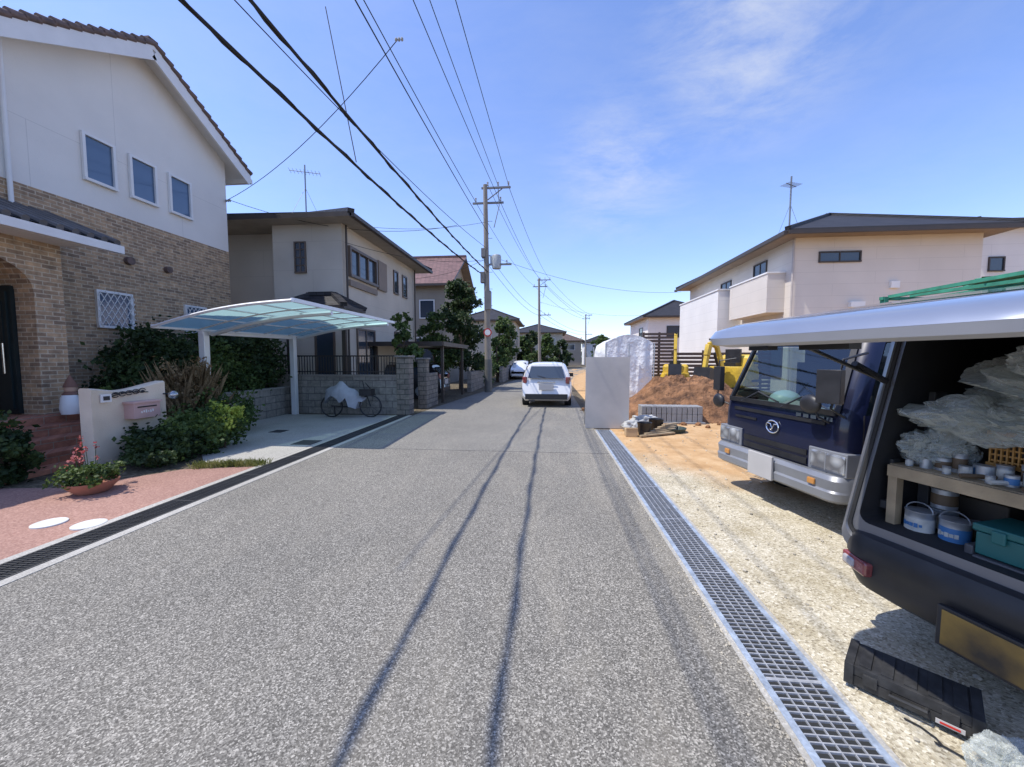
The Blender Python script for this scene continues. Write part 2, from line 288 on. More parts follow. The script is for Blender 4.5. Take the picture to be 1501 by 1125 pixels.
def bush(name,c,rad,n,size,mat=None,seed=0,stem=True,**k):
    mm=M(); leaves(mm,c,rad,n,size,0,seed,**k)
    rr=random.Random(seed)
    if stem:
        for i in range(7):
            a=rr.random()*6.28; q=rr.random()*.6
            mm.tube([(c[0]+.05*math.cos(a),c[1]+.05*math.sin(a),0),(c[0]+rad[0]*q*.5*math.cos(a),c[1]+rad[1]*q*.5*math.sin(a),c[2]*.6),(c[0]+rad[0]*q*math.cos(a),c[1]+rad[1]*q*math.sin(a),c[2]+rad[2]*.4)],[.02,.015,.006],5,1)
    return mm.obj(name,[mat or LEAF,BARK],fixn=False)
def blades(mm,c,rx,ry,n,h,w,m=0,seed=0,lean=.35):
    rr=random.Random(seed)
    for i in range(n):
        x=c[0]+rr.gauss(0,rx);y=c[1]+rr.gauss(0,ry);a=rr.random()*6.28;l=lean*h*rr.random();hh=h*(.5+.7*rr.random())
        t=Vector((math.cos(a),math.sin(a),0));s=Vector((-t.y,t.x,0))*w/2;p=Vector((x,y,c[2]))
        mm.add([p-s,p+s,p+t*l*.4+s*.8+Vector((0,0,hh*.6)),p+t*l+Vector((0,0,hh)),p+t*l*.4-s*.8+Vector((0,0,hh*.6))],[(0,1,2,3,4)],m)
# ---------------------------------------------------------------- ground
M().poly([(-900,-200,0),(900,-200,0),(900,1500,0),(-900,1500,0)]).obj('ground',SOIL)
def off(y): return .003*max(0,y-15)**2
def XL(y): return -3.92+.75*min(1,max(0,(y-11)/9))+off(y)
def XR(y): return 1.06+off(y)
def ribbon(name,ys,fl,fr,z,mat):
    mm=M()
    for a,b_ in zip(ys[:-1],ys[1:]): mm.add([(fl(a),a,z),(fr(a),a,z),(fr(b_),b_,z),(fl(b_),b_,z)],[(0,1,2,3)])
    return mm.obj(name,mat)
ribbon('road',[-8,0,3,6.75],XL,XR,.008,A_ROAD)
ribbon('road_far_section',[6.75]+list(range(8,90,2)),XL,XR,.008,A_FAR)
M().box(-3.0,1.05,6.740,6.757,.0,.0095).obj('road_seam',A_NEW)
mm=M()
for i in range(900):
    y=1.2+8*R.random()**1.2; x=1.055+R.gauss(0,.022) if R.random()<.8 else 1.05-abs(R.gauss(0,.10)); s=.003+.005*R.random()
    mm.ico((x,y,s*.4+.009),(s,s*1.2,s*.7),1,.3,1.5,i)
for i in range(420):
    y=1.2+9*R.random()**1.3; x=1.5+2.2*R.random()
    s=.006+.012*R.random()**2; mm.ico((x,y,s*.5+.006),(s,s*1.2,s*.7),1,.3,1.5,i)
mm.obj('gravel_stones',pm('stone_mat',(.42,.38,.30),.9,var=.4,vs=2.))
mm=M()
nx,ny=60,80
for j in range(ny+1):
    for i in range(nx+1):
        x=1.43+(i/nx)**1.6*38; y=-4+(j/ny)**1.5*64
        z=.004+.05*max(0,noise.noise(Vector((x*.9,y*.9,0))))*min(1,(x-1.43)*1.5)
        mm.v.append((x,y,z))
for j in range(ny):
    for i in range(nx):
        a=j*(nx+1)+i; mm.f.append((a,a+1,a+nx+2,a+nx+1)); mm.m.append(0)
mm.obj('construction_site_ground',LOT,smooth=60)
M().poly([(-6.6,-4,.004),(-4.45,-4,.004),(-4.45,5.45,.004),(-5.4,5.2,.004),(-6.1,4.3,.004),(-8.6,4.0,.004),(-8.6,-4,.004)]).obj('pink_paving',PINK)
mm=M(); mm.poly([(-5.2,5.35,.008),(-4.45,5.5,.008),(-4.45,10.75,.008),(-7.7,10.75,.008),(-7.7,8.2,.008),(-7.1,7.2,.008)]); mm.obj('concrete_driveway',CONC)
mm=M()
for (x,y) in [(-4.95,3.33),(-4.52,3.34)]: mm.lathe((x,y,.0),[(.13,.0),(.13,.016),(.12,.02)],24)
mm.obj('stepping_stones',pm('white_stone_mat',(.6,.6,.57),.8,bs=60))
def gutter(name,x0,x1,y0,y1,frame,bar,edge,conc,pitch=.035,nl=5):
    p=top(name)
    mm=M(); mm.box(x0-conc,x0,y0,y1,-.01,.013); mm.box(x1,x1+conc,y0,y1,-.01,.013); mm.obj('concrete_edge',CONC,p)
    mm=M(); mm.box(x0,x0+edge,y0,y1,-.01,.017); mm.box(x1-edge,x1,y0,y1,-.01,.017); mm.obj('frame',frame,p)
    M().box(x0+edge,x1-edge,y0,y1,-.01,.0105).obj('channel_shade',GSHADE,p)  # flat dark strip paints the shade of a deep trough under the bars
    mm=M(); y=y0
    while y<y1:
        mm.box(x0+edge,x1-edge,y,y+.006,.0095,.0205); y+=pitch
    for i in range(1,nl): 
        x=x0+edge+(x1-x0-2*edge)*i/nl; mm.box(x-.0025,x+.0025,y0,y1,.0095,.0195)
    y=y0
    while y<y1: mm.box(x0+edge,x1-edge,y-.006,y+.006,.009,.022); y+=1.
    mm.obj('grate_bars',bar,p)
gutter('drainage_gutter',1.08,1.41,-1,9.0,STEELB,GRATE,.035,.03,.036,5)
gutter('drainage_gutter',-4.33,-4.02,-1,10.8,GBLACK,GBLACK,.02,.10,.03,3)
mm=M(); mm.box(-4.9,-4.5,6.9,7.3,0,.014); mm.box(-6.2,-5.9,8.0,8.3,0,.014); mm.obj('inspection_cover',GBLACK)
# ---------------------------------------------------------------- sky, sun, camera
w=bpy.data.worlds.new('World'); S.world=w; w.use_nodes=True; nt=w.node_tree; bg=nt.nodes['Background']
kx,ky=.53,.12
el=math.atan2(1,math.hypot(kx,ky)); az=math.atan2(-kx,-ky)%(2*math.pi)
sky=N(nt,'ShaderNodeTexSky'); sky.sky_type='NISHITA'; sky.sun_disc=False; sky.sun_elevation=el; sky.sun_rotation=az; sky.air_density=1.; sky.dust_density=.5; sky.ozone_density=2.0
gn=mixc(nt,1.,sky.outputs[0],(1.45,1.48,1.85,1),'MULTIPLY')
tc=N(nt,'ShaderNodeTexCoord')
mp=N(nt,'ShaderNodeMapping'); mp.inputs['Rotation'].default_value=(.3,.6,.5); mp.inputs['Scale'].default_value=(2.4,5.,8.); nt.links.new(tc.outputs['Generated'],mp.inputs[0])
nz=N(nt,'ShaderNodeTexNoise',Scale=1.6,Detail=10.,Roughness=.66,Distortion=.3); nt.links.new(mp.outputs[0],nz.inputs['Vector'])
cl=ramp(nt,nz.outputs['Fac'],[(.38,bw(0)),(.68,bw(1))])
def msk(p,r0,r1):
    d=N(nt,'ShaderNodeVectorMath',operation='DISTANCE'); nt.links.new(tc.outputs['Generated'],d.inputs[0]); d.inputs[1].default_value=p
    m=N(nt,'ShaderNodeMapRange'); m.interpolation_type='SMOOTHSTEP'; nt.links.new(d.outputs['Value'],m.inputs[0]); m.inputs[1].default_value=r0; m.inputs[2].default_value=r1; m.inputs[3].default_value=1; m.inputs[4].default_value=0; return m.outputs[0]
m1=msk((.34,.74,.57),.03,.25); m2=msk((.15,.90,.405),.02,.20)
mxx=N(nt,'ShaderNodeMath',operation='MAXIMUM'); nt.links.new(m1,mxx.inputs[0]); nt.links.new(m2,mxx.inputs[1])
mad=N(nt,'ShaderNodeMath',operation='MULTIPLY_ADD'); nt.links.new(mxx.outputs[0],mad.inputs[0]); mad.inputs[1].default_value=.55; mad.inputs[2].default_value=.08
mul=N(nt,'ShaderNodeMath',operation='MULTIPLY'); nt.links.new(cl,mul.inputs[0]); nt.links.new(mad.outputs[0],mul.inputs[1])
col=mixc(nt,mul.outputs[0],gn,(5.2,5.5,6.2,1)); nt.links.new(col,bg.inputs[0]); bg.inputs[1].default_value=.15
sl=bpy.data.lights.new('sun','SUN'); sl.energy=5.0; sl.angle=math.radians(.53); sl.color=(1,.95,.87)
so=bpy.data.objects.new('sun',sl); S.collection.objects.link(so); so.rotation_euler=Vector((kx,ky,-1)).to_track_quat('-Z','Y').to_euler()
cd=bpy.data.cameras.new('camera'); cam=bpy.data.objects.new('camera',cd); S.collection.objects.link(cam); S.camera=cam
cam.location=(0,0,1.65); cam.rotation_euler=(math.radians(90-3.7),0,math.radians(5.4)); cd.sensor_width=36; cd.lens=36*570/1501; cd.clip_end=3000; cd.clip_start=.05
S.view_settings.view_transform='Standard'; S.view_settings.look='None'; S.view_settings.exposure=0
# ---------------------------------------------------------------- building helpers
def win(fr,gl,face,c,a0,a1,z0,z1,fw=.06,mull=1,d=.05,grid=False,hm=0):
    s=1 if face[1]=='+' else -1
    def bx(mm,p,q,za,zb,d0,d1,m=0):
        lo,hi=sorted((c+s*d0,c+s*d1))
        if face[0]=='x': mm.box(lo,hi,p,q,za,zb,m)
        else: mm.box(p,q,lo,hi,za,zb,m)
    bx(gl,a0+fw*.5,a1-fw*.5,z0+fw*.5,z1-fw*.5,-.02,.012)
    bx(fr,a0,a1,z0,z0+fw,.003,d+.02); bx(fr,a0,a1,z1-fw,z1,.003,d)
    bx(fr,a0,a0+fw,z0+fw,z1-fw,.003,d); bx(fr,a1-fw,a1,z0+fw,z1-fw,.003,d)
    for i in range(1,mull+0):
        x=a0+(a1-a0)*i/mull; bx(fr,x-fw*.4,x+fw*.4,z0+fw,z1-fw,.003,d*.7)
    for i in range(1,hm):
        z=z0+(z1-z0)*i/hm; bx(fr,a0+fw,a1-fw,z-.012,z+.012,.003,d*.8)
    if grid:
        n=5
        for i in range(-n,n+1):
            for sg in (1,-1):
                pts=[]
                for t in range(0,21):
                    a=a0+(a1-a0)*t/20; z=z0+(z1-z0)*(.5+sg*((t/20-.5)*1.6)+i*.28)
                    if z0<=z<=z1: pts.append((a,z))
                if len(pts)>1:
                    P=[((c+s*(d+.03),p,z) if face[0]=='x' else (p,c+s*(d+.03),z)) for p,z in (pts[0],pts[-1])]
                    fr.beam(P[0],P[1],.012,.012)
def hip(mm,x0,x1,y0,y1,z,h,t=.16,mr=0,ms=1,inset=None):
    lx,ly=x1-x0,y1-y0; i=inset or min(lx,ly)/2
    if lx>=ly: a=(x0+i,(y0+y1)/2,z+h);b=(x1-i,(y0+y1)/2,z+h)
    else: a=((x0+x1)/2,y0+i,z+h);b=((x0+x1)/2,y1-i,z+h)
    c=[(x0,y0,z),(x1,y0,z),(x1,y1,z),(x0,y1,z)]
    if lx>=ly: F=[[c[0],c[1],b,a],[c[1],c[2],b],[c[2],c[3],a,b],[c[3],c[0],a]]
    else: F=[[c[0],c[1],a],[c[1],c[2],b,a],[c[2],c[3],b],[c[3],c[0],a,b]]
    for f in F: mm.poly(f,mr)
    e=[(p[0],p[1],z-t) for p in c]
    for k in range(4): mm.poly([c[k],c[(k+1)%4],e[(k+1)%4],e[k]],ms)
    mm.poly(e,2)
    if lx>=ly: segs=[(c[0],a),(c[3],a),(c[1],b),(c[2],b),(a,b)]
    else: segs=[(c[0],a),(c[1],a),(c[3],b),(c[2],b),(a,b)]
    for p,q in segs: mm.beam(Vector(p)+Vector((0,0,.02)),Vector(q)+Vector((0,0,.02)),.2,.12,mr)
def gable(mm,ax,a0,a1,b0,b1,bp,z0,zp,z1,t=.14):
    def P(a,b,z): return (a,b,z) if ax=='x' else (b,a,z)
    for (p,zp0,q,zq) in [(b0,z0,bp,zp),(bp,zp,b1,z1)]:
        tp=[P(a0,p,zp0),P(a1,p,zp0),P(a1,q,zq),P(a0,q,zq)]; bt=[(x,y,z-t) for x,y,z in tp]
        mm.poly(tp,0); mm.poly(bt,2)
        for k in range(4): mm.poly([tp[k],tp[(k+1)%4],bt[(k+1)%4],bt[k]],1)
    mm.beam(P(a0,bp,zp+.03),P(a1,bp,zp+.03),.22,.14,0)
# ---------------------------------------------------------------- house 1
H=top('brick_house')
mm=M(); X=-9.5; y0,y1,yp=3.2,10.95,8.6
mm.box(-17,X,y0,y1,0,4.8,0)
mm.obj('brick_walls',BRICK,H)
mm=M()
sl_=.58
def rz(y): return 8.86-abs(y-yp)*sl_
pt=[(y0,4.8),(y1,4.8),(y1,rz(y1)-.13),(yp,8.73),(y0,rz(y0)-.13)]
a=[(X-.003,y,z) for y,z in pt]; b_=[(-17,y,z) for y,z in pt]
mm.poly(a);mm.poly(b_)
for k in range(5): mm.poly([a[k],a[(k+1)%5],b_[(k+1)%5],b_[k]])
mm.obj('upper_walls',W_WHITE,H)
mm=M(); gable(mm,'x',-17.3,X+.42,y0-.4,y1+.48,yp,rz(y0-.4),8.86,rz(y1+.48),.13); mm.obj('main_roof',[R_BROWN,WHT,WHT],H)
mm=M()
for sgn,yend in ((1,y1+.48),(-1,y0-.4)):
    L=abs(yend-yp); n=int(L/.2)
    for i in range(n):
        ya=yp+sgn*L*i/n; yb=yp+sgn*L*(i+1.12)/n
        mm.cyl((X+.40,ya,rz(ya)+.015),(X+.40,yb,rz(yb)+.06),.06,.075,10)
mm.obj('rake_tiles',TILE_E,H,smooth=40)
mm=M()
for sgn,yend in ((1,y1+.46),(-1,y0-.4)):
    mm.beam((X+.40,yp,8.63),(X+.40,yend,rz(yend)-.23),.05,.22)
mm.box(-17,X+.4,y1+.45,y1+.57,rz(y1+.5)-.22,rz(y1+.5)-.1); mm.cyl((X+.06,6.18,7.3),(X+.06,6.18,4.0),.035); mm.cyl((X-.2,y1+.06,7.2),(X-.2,y1+.06,0),.035)
mm.obj('barge_boards',WHT,H)
fr=M();gl=M()
for c in (7.64,8.54,9.46): win(fr,gl,'x+',X,c-.31,c+.31,5.3,6.27,.055,1,.06)
win(fr,gl,'x+',X,7.4,8.12,2.3,3.1,.05,1,.06,True); win(fr,gl,'x+',X,9.4,10.05,2.3,3.05,.05,1,.06,True)
fr.obj('window_frames',WHT,H); gl.obj('window_glass',GLB,H)
mm=M(); mm.cyl((X,8.1,3.85),(X+.1,8.1,3.85),.09,.09,14); mm.cyl((X,9.0,3.85),(X+.1,9.0,3.85),.08,.08,14); mm.obj('wall_vents',TILE_E,H)
mm=M(); xa,xb=-9.5,-8.5
mm.box(xa,xb,5.75,6.15,0,3.7); mm.box(xa,xb,2.8,4.35,0,3.7)
n=12;
for i in range(n):
    t0=math.pi*i/n;t1=math.pi*(i+1)/n; yc,r=5.05,.7
    p=[(yc-r*math.cos(t0),2.75+r*.75*math.sin(t0)),(yc-r*math.cos(t1),2.75+r*.75*math.sin(t1))]
    mm.add([(xb,p[0][0],p[0][1]),(xb,p[1][0],p[1][1]),(xb,p[1][0],3.7),(xb,p[0][0],3.7),(xa,p[0][0],p[0][1]),(xa,p[1][0],p[1][1])],[(0,1,2,3),(0,4,5,1)])
mm.obj('porch_walls',BRICK,H)
mm=M(); mm.poly([(-9.5,2.4,4.38),(-8.0,2.4,3.78),(-8.0,6.72,3.78),(-9.5,6.72,4.38)],0); mm.poly([(-9.5,2.4,4.28),(-8.0,2.4,3.66),(-8.0,6.72,3.66),(-9.5,6.72,4.28)],1)
mm.poly([(-9.5,6.72,4.38),(-8,6.72,3.78),(-8,6.72,3.66),(-9.5,6.72,4.28)],1); mm.box(-8.03,-7.93,2.4,6.72,3.60,3.74,1); mm.box(-9.49,-8.05,2.8,6.2,3.60,3.655,1)
for k in range(20):
    y=2.6+k*.213; mm.cyl((-9.45,y,4.38),(-7.98,y,3.79),.05,.055,8,2)
mm.obj('porch_roof',[R_DARK,WHT,pm('porch_tile_mat',(.11,.10,.095),.6,var=.3)],H)
mm=M(); mm.box(-9.48,-8.86,5.69,5.745,.72,2.85,0); mm.box(-9.4,-8.93,5.665,5.69,.80,2.75,0); mm.box(-9.3,-9.0,5.655,5.665,1.6,2.6,0); mm.cyl((-8.97,5.62,1.4),(-8.97,5.62,1.9),.018,m=1); mm.obj('front_door',[pm('door_mat',(.008,.018,.02),.4),CHR],H)
mm=M()
mm.box(-9.49,-8.35,2.8,6.5,0,.70)
for i in range(4): mm.box(-8.35+i*.32,-8.03+i*.32,3.2,6.3-.1*i,0,.70-.16*(i+1)+.02)
mm.box(-8.5,-7.0,6.35,6.6,0,.55)
mm.obj('entrance_steps',STEPT,H,bevel=.012)
mm=M(); mm.box(-7.9,-7.55,3.95,4.15,0,.95); mm.obj('step_side_wall',STUC,H,bevel=.02)
g=top('garden_gnome',(-8.15,5.9,.70)); mm=M(); mm.lathe((0,0,0),[(.13,0),(.15,.1),(.13,.28),(.09,.36)],14); mm.obj('body',WHT,g,smooth=60)
mm=M(); mm.ico((0,0,.43),(.085,.085,.09),2); mm.obj('head',pm('skin_mat',(.55,.35,.25),.7),g,smooth=60)
mm=M(); mm.lathe((0,0,.46),[(.095,0),(.07,.07),(.03,.16),(.005,.21)],14); mm.lathe((.0,.0,.3),[(.10,0),(.11,.04),(.06,.1)],14); mm.obj('hat_and_beard',pm('brown_hat_mat',(.2,.1,.07),.8),g,smooth=50)
p=top('watering_can',(-7.6,4.55,.53)); mm=M(); mm.lathe((0,0,0),[(.09,0),(.09,.16),(.07,.18)],16); mm.tube([(0,.08,.06),(0,.2,.16),(0,.24,.2)],.015); mm.tube([(0,-.08,.05),(0,-.16,.12),(0,-.07,.18),(0,0,.22),(0,.06,.18)],.01); mm.obj('can',RED,p,smooth=50)
p=top('planter_box',(-7.9,6.2,.72)); M().box(-.15,.15,-.3,.3,0,.18).obj('trough',STUC,p,bevel=.02); mm=M(); leaves(mm,(0,0,.27),(.15,.3,.12),500,.04,seed=4); mm.obj('plants',LEAF,p,fixn=False)
G=top('gate_wall')
mm=M(); rings=[]
n=14
for i in range(n+1):
    t=i/n; y=4.95+1.08*t; xo=-6.62-.10*math.sin(math.pi*t); h=1.20+.02*math.cos(6.28*t)-.05*math.sin(math.pi*t)+.05*t
    rings.append([(xo-.1,y,0),(xo+.1,y,0),(xo+.1,y,h-.02),(xo+.07,y,h),(xo-.07,y,h),(xo-.1,y,h-.02)])
mm.loft(rings); mm.obj('wall',STUC,G,smooth=35)
mm=M(); mm.box(-6.64,-6.44,5.45,5.86,.70,.94,0); mm.box(-6.66,-6.42,5.43,5.88,.94,.97,0); mm.box(-6.44,-6.43,5.5,5.8,.87,.89,1)
for k in range(6): mm.box(-6.441,-6.435,5.55+.035*k,5.572+.035*k,.78+.01*(k%2),.81+.01*(k%3),2)
mm.obj('mailbox',[MAILP,BLK,WHT],G,bevel=.004)
mm=M(); mm.box(-6.55,-6.53,5.08,5.22,1.0,1.12,0); mm.box(-6.53,-6.52,5.11,5.19,1.03,1.09,1); mm.obj('intercom',[WHT,BLK],G)
mm=M()
for k in range(5):
    yc=5.32+k*.1; mm.tube([(-6.59,yc+.05*math.cos(a*.7),1.09+.035*math.sin(a*.7)+.01*k) for a in range(9)],.007,5)
    mm.ico((-6.58,yc,1.12),(.02,.03,.02),1)
mm.tube([(-6.58,5.25,1.08),(-6.58,5.5,1.12),(-6.58,5.8,1.10)],.008,5); mm.obj('iron_ornament',IRON,G)
mm=M(); mm.cyl((-6.55,6.0,1.05),(-6.42,6.05,1.05),.012,m=0); mm.ico((-6.4,6.06,1.03),(.075,.075,.075),3,m=1); mm.obj('globe_lamp',[IRON,seethru('lamp_glass_mat',(.85,.85,.85),.3)],G,smooth=60)
# plants
bush('garden_shrub',(-8.75,7.9,1.3),(.6,.8,1.05),6500,.06,LEAFD,1)
bush('garden_shrub',(-8.6,10.3,1.6),(.85,.9,.95),8500,.06,LEAFD,2)
bush('garden_shrub',(-8.7,9.2,1.5),(.5,.7,.9),4200,.06,LEAF,3)
bush('garden_shrub',(-8.2,9.6,1.1),(.45,.8,.5),3200,.055,LEAF,33)
bush('garden_shrub',(-8.4,6.95,1.0),(.5,.35,.6),2200,.055,LEAFD,34)
bush('low_shrub',(-6.1,6.35,.36),(.45,.65,.34),4200,.045,LEAF,4)
bush('low_shrub',(-6.2,5.6,.27),(.38,.5,.25),2800,.045,LEAFD,5)
bush('yellow_shrub',(-5.98,6.55,.55),(.30,.32,.24),2400,.04,LEAFY,6)
bush('low_shrub',(-5.95,5.4,.19),(.32,.42,.19),2000,.04,LEAFD,7)
bush('low_shrub',(-7.15,4.35,.35),(.35,.35,.4),2600,.05,LEAFD,8)
bush('low_shrub',(-7.0,7.6,.45),(.5,.7,.45),3200,.05,LEAF,9)
mm=M(); blades(mm,(-7.35,7.3,.1),.14,.18,420,1.35,.013,0,3,.4); leaves(mm,(-7.3,7.3,1.05),(.35,.42,.45),2600,.035,0,77,lump=.6); mm.obj('dry_ornamental_grass',DRY,fixn=False)
mm=M(); 
for k in range(60): blades(mm,(-5.3+k*.016,5.3+.004*k+R.gauss(0,.03),.005),.05,.04,14,.10,.008,0,k,.9)
mm.obj('weed_strip',leafmat('weed_mat',(.10,.12,.03),(.22,.24,.06),(.36,.34,.12)),fixn=False)
P=top('flower_pot',(-5.6,4.2,0)); mm=M(); mm.lathe((0,0,.01),[(.15,0),(.24,.10),(.25,.14),(.24,.14),(.22,.11)],24); mm.obj('pot',TERR,P,smooth=40)
mm=M(); leaves(mm,(0,0,.24),(.28,.28,.13),1500,.03,0,11); mm.obj('foliage',LEAF,P,fixn=False)
mm=M()
for k in range(14):
    a=R.random()*6.28;r=R.random()*.22; x,y=-.14+r*math.cos(a),-.05+r*math.sin(a);h=.34+.34*R.random(); mm.tube([(x*.5,y*.5,.2),(x,y,h)],.003,4,1); leaves(mm,(x,y,h),(.012,.012,.06),10,.020,0,k,per=5,spread=.5)
mm.obj('flowers',[FLW,LEAF],P,fixn=False)
# ---------------------------------------------------------------- carport
C=top('carport')
B_=Vector((-7.25,6.53,2.24));A_=Vector((-4.42,6.4,2.66));Cc=Vector((-4.62,11.35,2.72));D_=Vector((-7.45,11.45,2.32))
def rp(u,v,dz=0):
    p=(B_.lerp(A_,u)).lerp(D_.lerp(Cc,u),v); p.z+=.09*math.sin(math.pi*u)+dz; return p
mm=M();nu=14
for i in range(nu):
    for j in range(5):
        u0,u1=i/nu,(i+1)/nu; mm.poly([rp(u0,j/5),rp(u1,j/5),rp(u1,(j+1)/5),rp(u0,(j+1)/5)])
mm.obj('roof_panels',POLY,C,smooth=40)
mm=M()
for v in (0,.2,.4,.6,.8,1.): mm.tube([rp(i/nu,v,-.01) for i in range(nu+1)],.03 if v in(0,1.) else .022,4)
for u in (0,.25,.5,.75,1.): mm.beam(rp(u,0),rp(u,1),.05,.07 if u in (0,1.) else .03)
for v in (.27,.90): mm.tube([rp(i/nu,v,-.09) for i in range(nu+1)],.05,6)
mm.obj('roof_frame',ALU,C)
mm=M()
for (x,y) in [(-7.42,7.78),(-7.42,10.72)]: mm.box(x-.07,x+.07,y-.07,y+.07,0,2.25)
mm.beam((-7.42,7.7,2.22),(-7.42,10.8,2.26),.1,.12)
mm.obj('posts',ALU,C,bevel=.01)
W=top('block_wall'); mm=M(); mm.box(-7.85,-7.72,7.3,10.9,0,.78); mm.obj('wall',BLOCK,W)
mm=M(); mm.box(-7.87,-7.70,7.28,10.92,.78,.82); mm.obj('coping',pm('coping_mat',(.25,.24,.22),.9),W)
# ---------------------------------------------------------------- garden wall + fence of house 2
W=top('garden_wall')
M().box(-9.2,-4.35,10.95,11.1,0,1.12).obj('wall',BLOCK,W)
M().box(-9.2,-4.35,10.92,11.13,1.12,1.17).obj('coping',pm('coping2_mat',(.22,.20,.18),.9),W)
mm=M(); mm.box(-4.4,-4.02,10.9,11.28,0,1.68); mm.box(-4.25,-3.95,12.3,12.6,0,1.62); mm.box(-4.1,-3.95,12.6,13.6,0,1.15); mm.obj('gate_pillars',brickmat('stone_pillar_mat',(.24,.21,.17),(.15,.135,.12),(.08,.08,.07),.3,.15,.012),W,bevel=.015)
mm=M(); mm.box(-4.44,-3.98,10.86,11.32,1.68,1.73); mm.box(-4.29,-3.91,12.26,12.64,1.62,1.67); mm.obj('pillar_caps',pm('cap_mat',(.2,.19,.18),.9),W,bevel=.01)
mm=M(); x=-9.15
while x<-4.45: mm.box(x,x+.018,11.0,11.02,1.17,1.72); x+=.085
mm.box(-9.2,-4.4,10.99,11.03,1.70,1.74); mm.box(-9.2,-4.4,10.99,11.03,1.24,1.27); mm.obj('iron_railing',IRON,W)
B=top('covered_bicycle',(-5.5,10.35,0),math.radians(4))
mm=M()
for x in (-.55,.55):
    n=20; mm.tube([(x+.30*math.cos(2*math.pi*k/n),0,.32+.30*math.sin(2*math.pi*k/n)) for k in range(n+1)],.02,6)
    for k in range(10): mm.cyl((x,0,.32),(x+.29*math.cos(.628*k),0,.32+.29*math.sin(.628*k)),.003,n=4)
mm.tube([(-.55,0,.32),(-.1,0,.3),(.4,0,.75),(.55,0,.32)],.018); mm.tube([(-.1,0,.3),(-.25,0,.9)],.018); mm.tube([(.4,0,.7),(.36,-.05,1.02),(.25,-.25,1.05)],.012); mm.tube([(-.5,.1,.0),(-.5,.05,.3)],.012)
mm.box(.3,.62,-.16,.16,.62,.80); mm.tube([(.62,.2,.6),(.5,-.2,.98)],.012)
mm.obj('frame_and_wheels',BLK,B)
mm=M(); rings=[]
for i in range(15):
    t=i/14; x=-.72+1.15*t; h=.58+.44*max(0,1-abs(t-.38)/.6)+.03*math.sin(t*19); lo=.40+.22*abs(math.sin(t*7))-.30*(1 if .6<t<.85 else 0)
    w_=.06+.2*math.sin(math.pi*t)
    rings.append([(x,-w_-.03*math.sin(i*2.1),lo),(x,-w_*.9,(lo+h)/2),(x+.02,-w_*.35,h-.04),(x,0,h),(x,w_*.35,h-.04),(x,w_*.9,(lo+h)/2),(x,w_+.02*math.sin(i*1.7),lo)])
mm.loft(rings); mm.obj('cover',GREYT,B,smooth=50)
# ---------------------------------------------------------------- house 2
H=top('two_storey_house')
mm=M(); mm.box(-8.95,-6.6,12.1,18.8,0,5.95); mm.box(-12.2,-8.95,12.9,18.6,0,5.95); mm.obj('walls',sidemat('house_tan_mat',(.54,.49,.41),.9),H)
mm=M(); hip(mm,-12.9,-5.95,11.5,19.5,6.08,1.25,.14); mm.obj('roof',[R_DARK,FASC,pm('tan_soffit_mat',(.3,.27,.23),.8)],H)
mm=M(); hip(mm,-8.3,-6.1,10.95+.25,12.6,3.25,.42,.1); mm.obj('porch_roof',[R_DARK,FASC,SOF],H)
mm=M(); mm.box(-6.3,-6.18,11.4,11.5,1.1,3.1); mm.box(-8.1,-8.0,11.4,11.5,1.1,3.1); mm.obj('porch_posts',FASC,H)
fr=M();gl=M()
win(fr,gl,'y-',12.1,-8.2,-7.8,4.4,5.4,.04,2,.05,hm=4); win(fr,gl,'x+',-6.6,12.45,14.5,4.35,5.35,.09,3,.1)
win(fr,gl,'x+',-6.6,16.2,16.7,4.4,5.4); win(fr,gl,'x+',-6.6,17.2,17.75,4.4,5.4); win(fr,gl,'x+',-6.6,16.2,16.75,2.0,2.8); win(fr,gl,'x+',-6.6,17.3,17.8,2.0,2.8); win(fr,gl,'x+',-6.6,12.9,14.3,.9,2.7,.06,2)
win(fr,gl,'y-',12.1,-7.6,-6.9,.9,2.6,.06,1)
fr.obj('window_frames',pm('bronze_frame_mat',(.12,.09,.07),.4),H); gl.obj('window_glass',GLS,H)
mm=M(); mm.box(-6.6,-6.5,14.6,15.35,4.3,5.4); mm.box(-6.6,-6.52,12.45,14.5,4.05,4.25); mm.obj('shutter_box',pm('shutter_mat',(.22,.17,.13),.6),H)
mm=M(); mm.cyl((-6.5,12.2,5.9),(-6.5,12.2,0),.035); mm.cyl((-6.5,18.6,5.9),(-6.5,18.6,0),.035); mm.box(-6.0,-5.86,11.5,19.5,5.92,6.03); mm.obj('rain_gutters',FASC,H)
def antenna(name,x,y,z,h,k_=1.,w=.5):
    p=top(name); mm=M(); mm.cyl((x,y,z),(x,y,z+h),.025*k_,n=6)
    mm.tube([(x-w,y-.2,z+h*.86),(x+w,y+.2,z+h*.86)],.012*k_,5)
    for k in range(9): t=(-.48+k*.12)*w*2; mm.tube([(x+t-.08,y+.4*t+.2,z+h*.86),(x+t+.08,y+.4*t-.2,z+h*.86)],.007*k_,4)
    for k in range(3): 
        a=k*2.09; mm.cyl((x,y,z+h*.55),(x+.6*math.cos(a),y+.6*math.sin(a),z-.2),.006,n=4)
    mm.obj('mast_and_elements',pm('antenna_mat',(.22,.23,.24),.5,.5),p)
    return p
antenna('tv_antenna',-9.3,14.5,7.1,1.9)
C=top('flat_carport'); mm=M(); mm.box(-7.2,-3.85,13.8,18.0,2.15,2.22); mm.obj('roof',pm('smoked_panel_mat',(.10,.10,.10),.3),C)
mm=M(); mm.box(-7.25,-3.8,13.75,13.83,2.1,2.26); mm.box(-7.25,-3.8,17.97,18.05,2.1,2.26); mm.box(-3.87,-3.78,13.8,18.0,2.1,2.26)
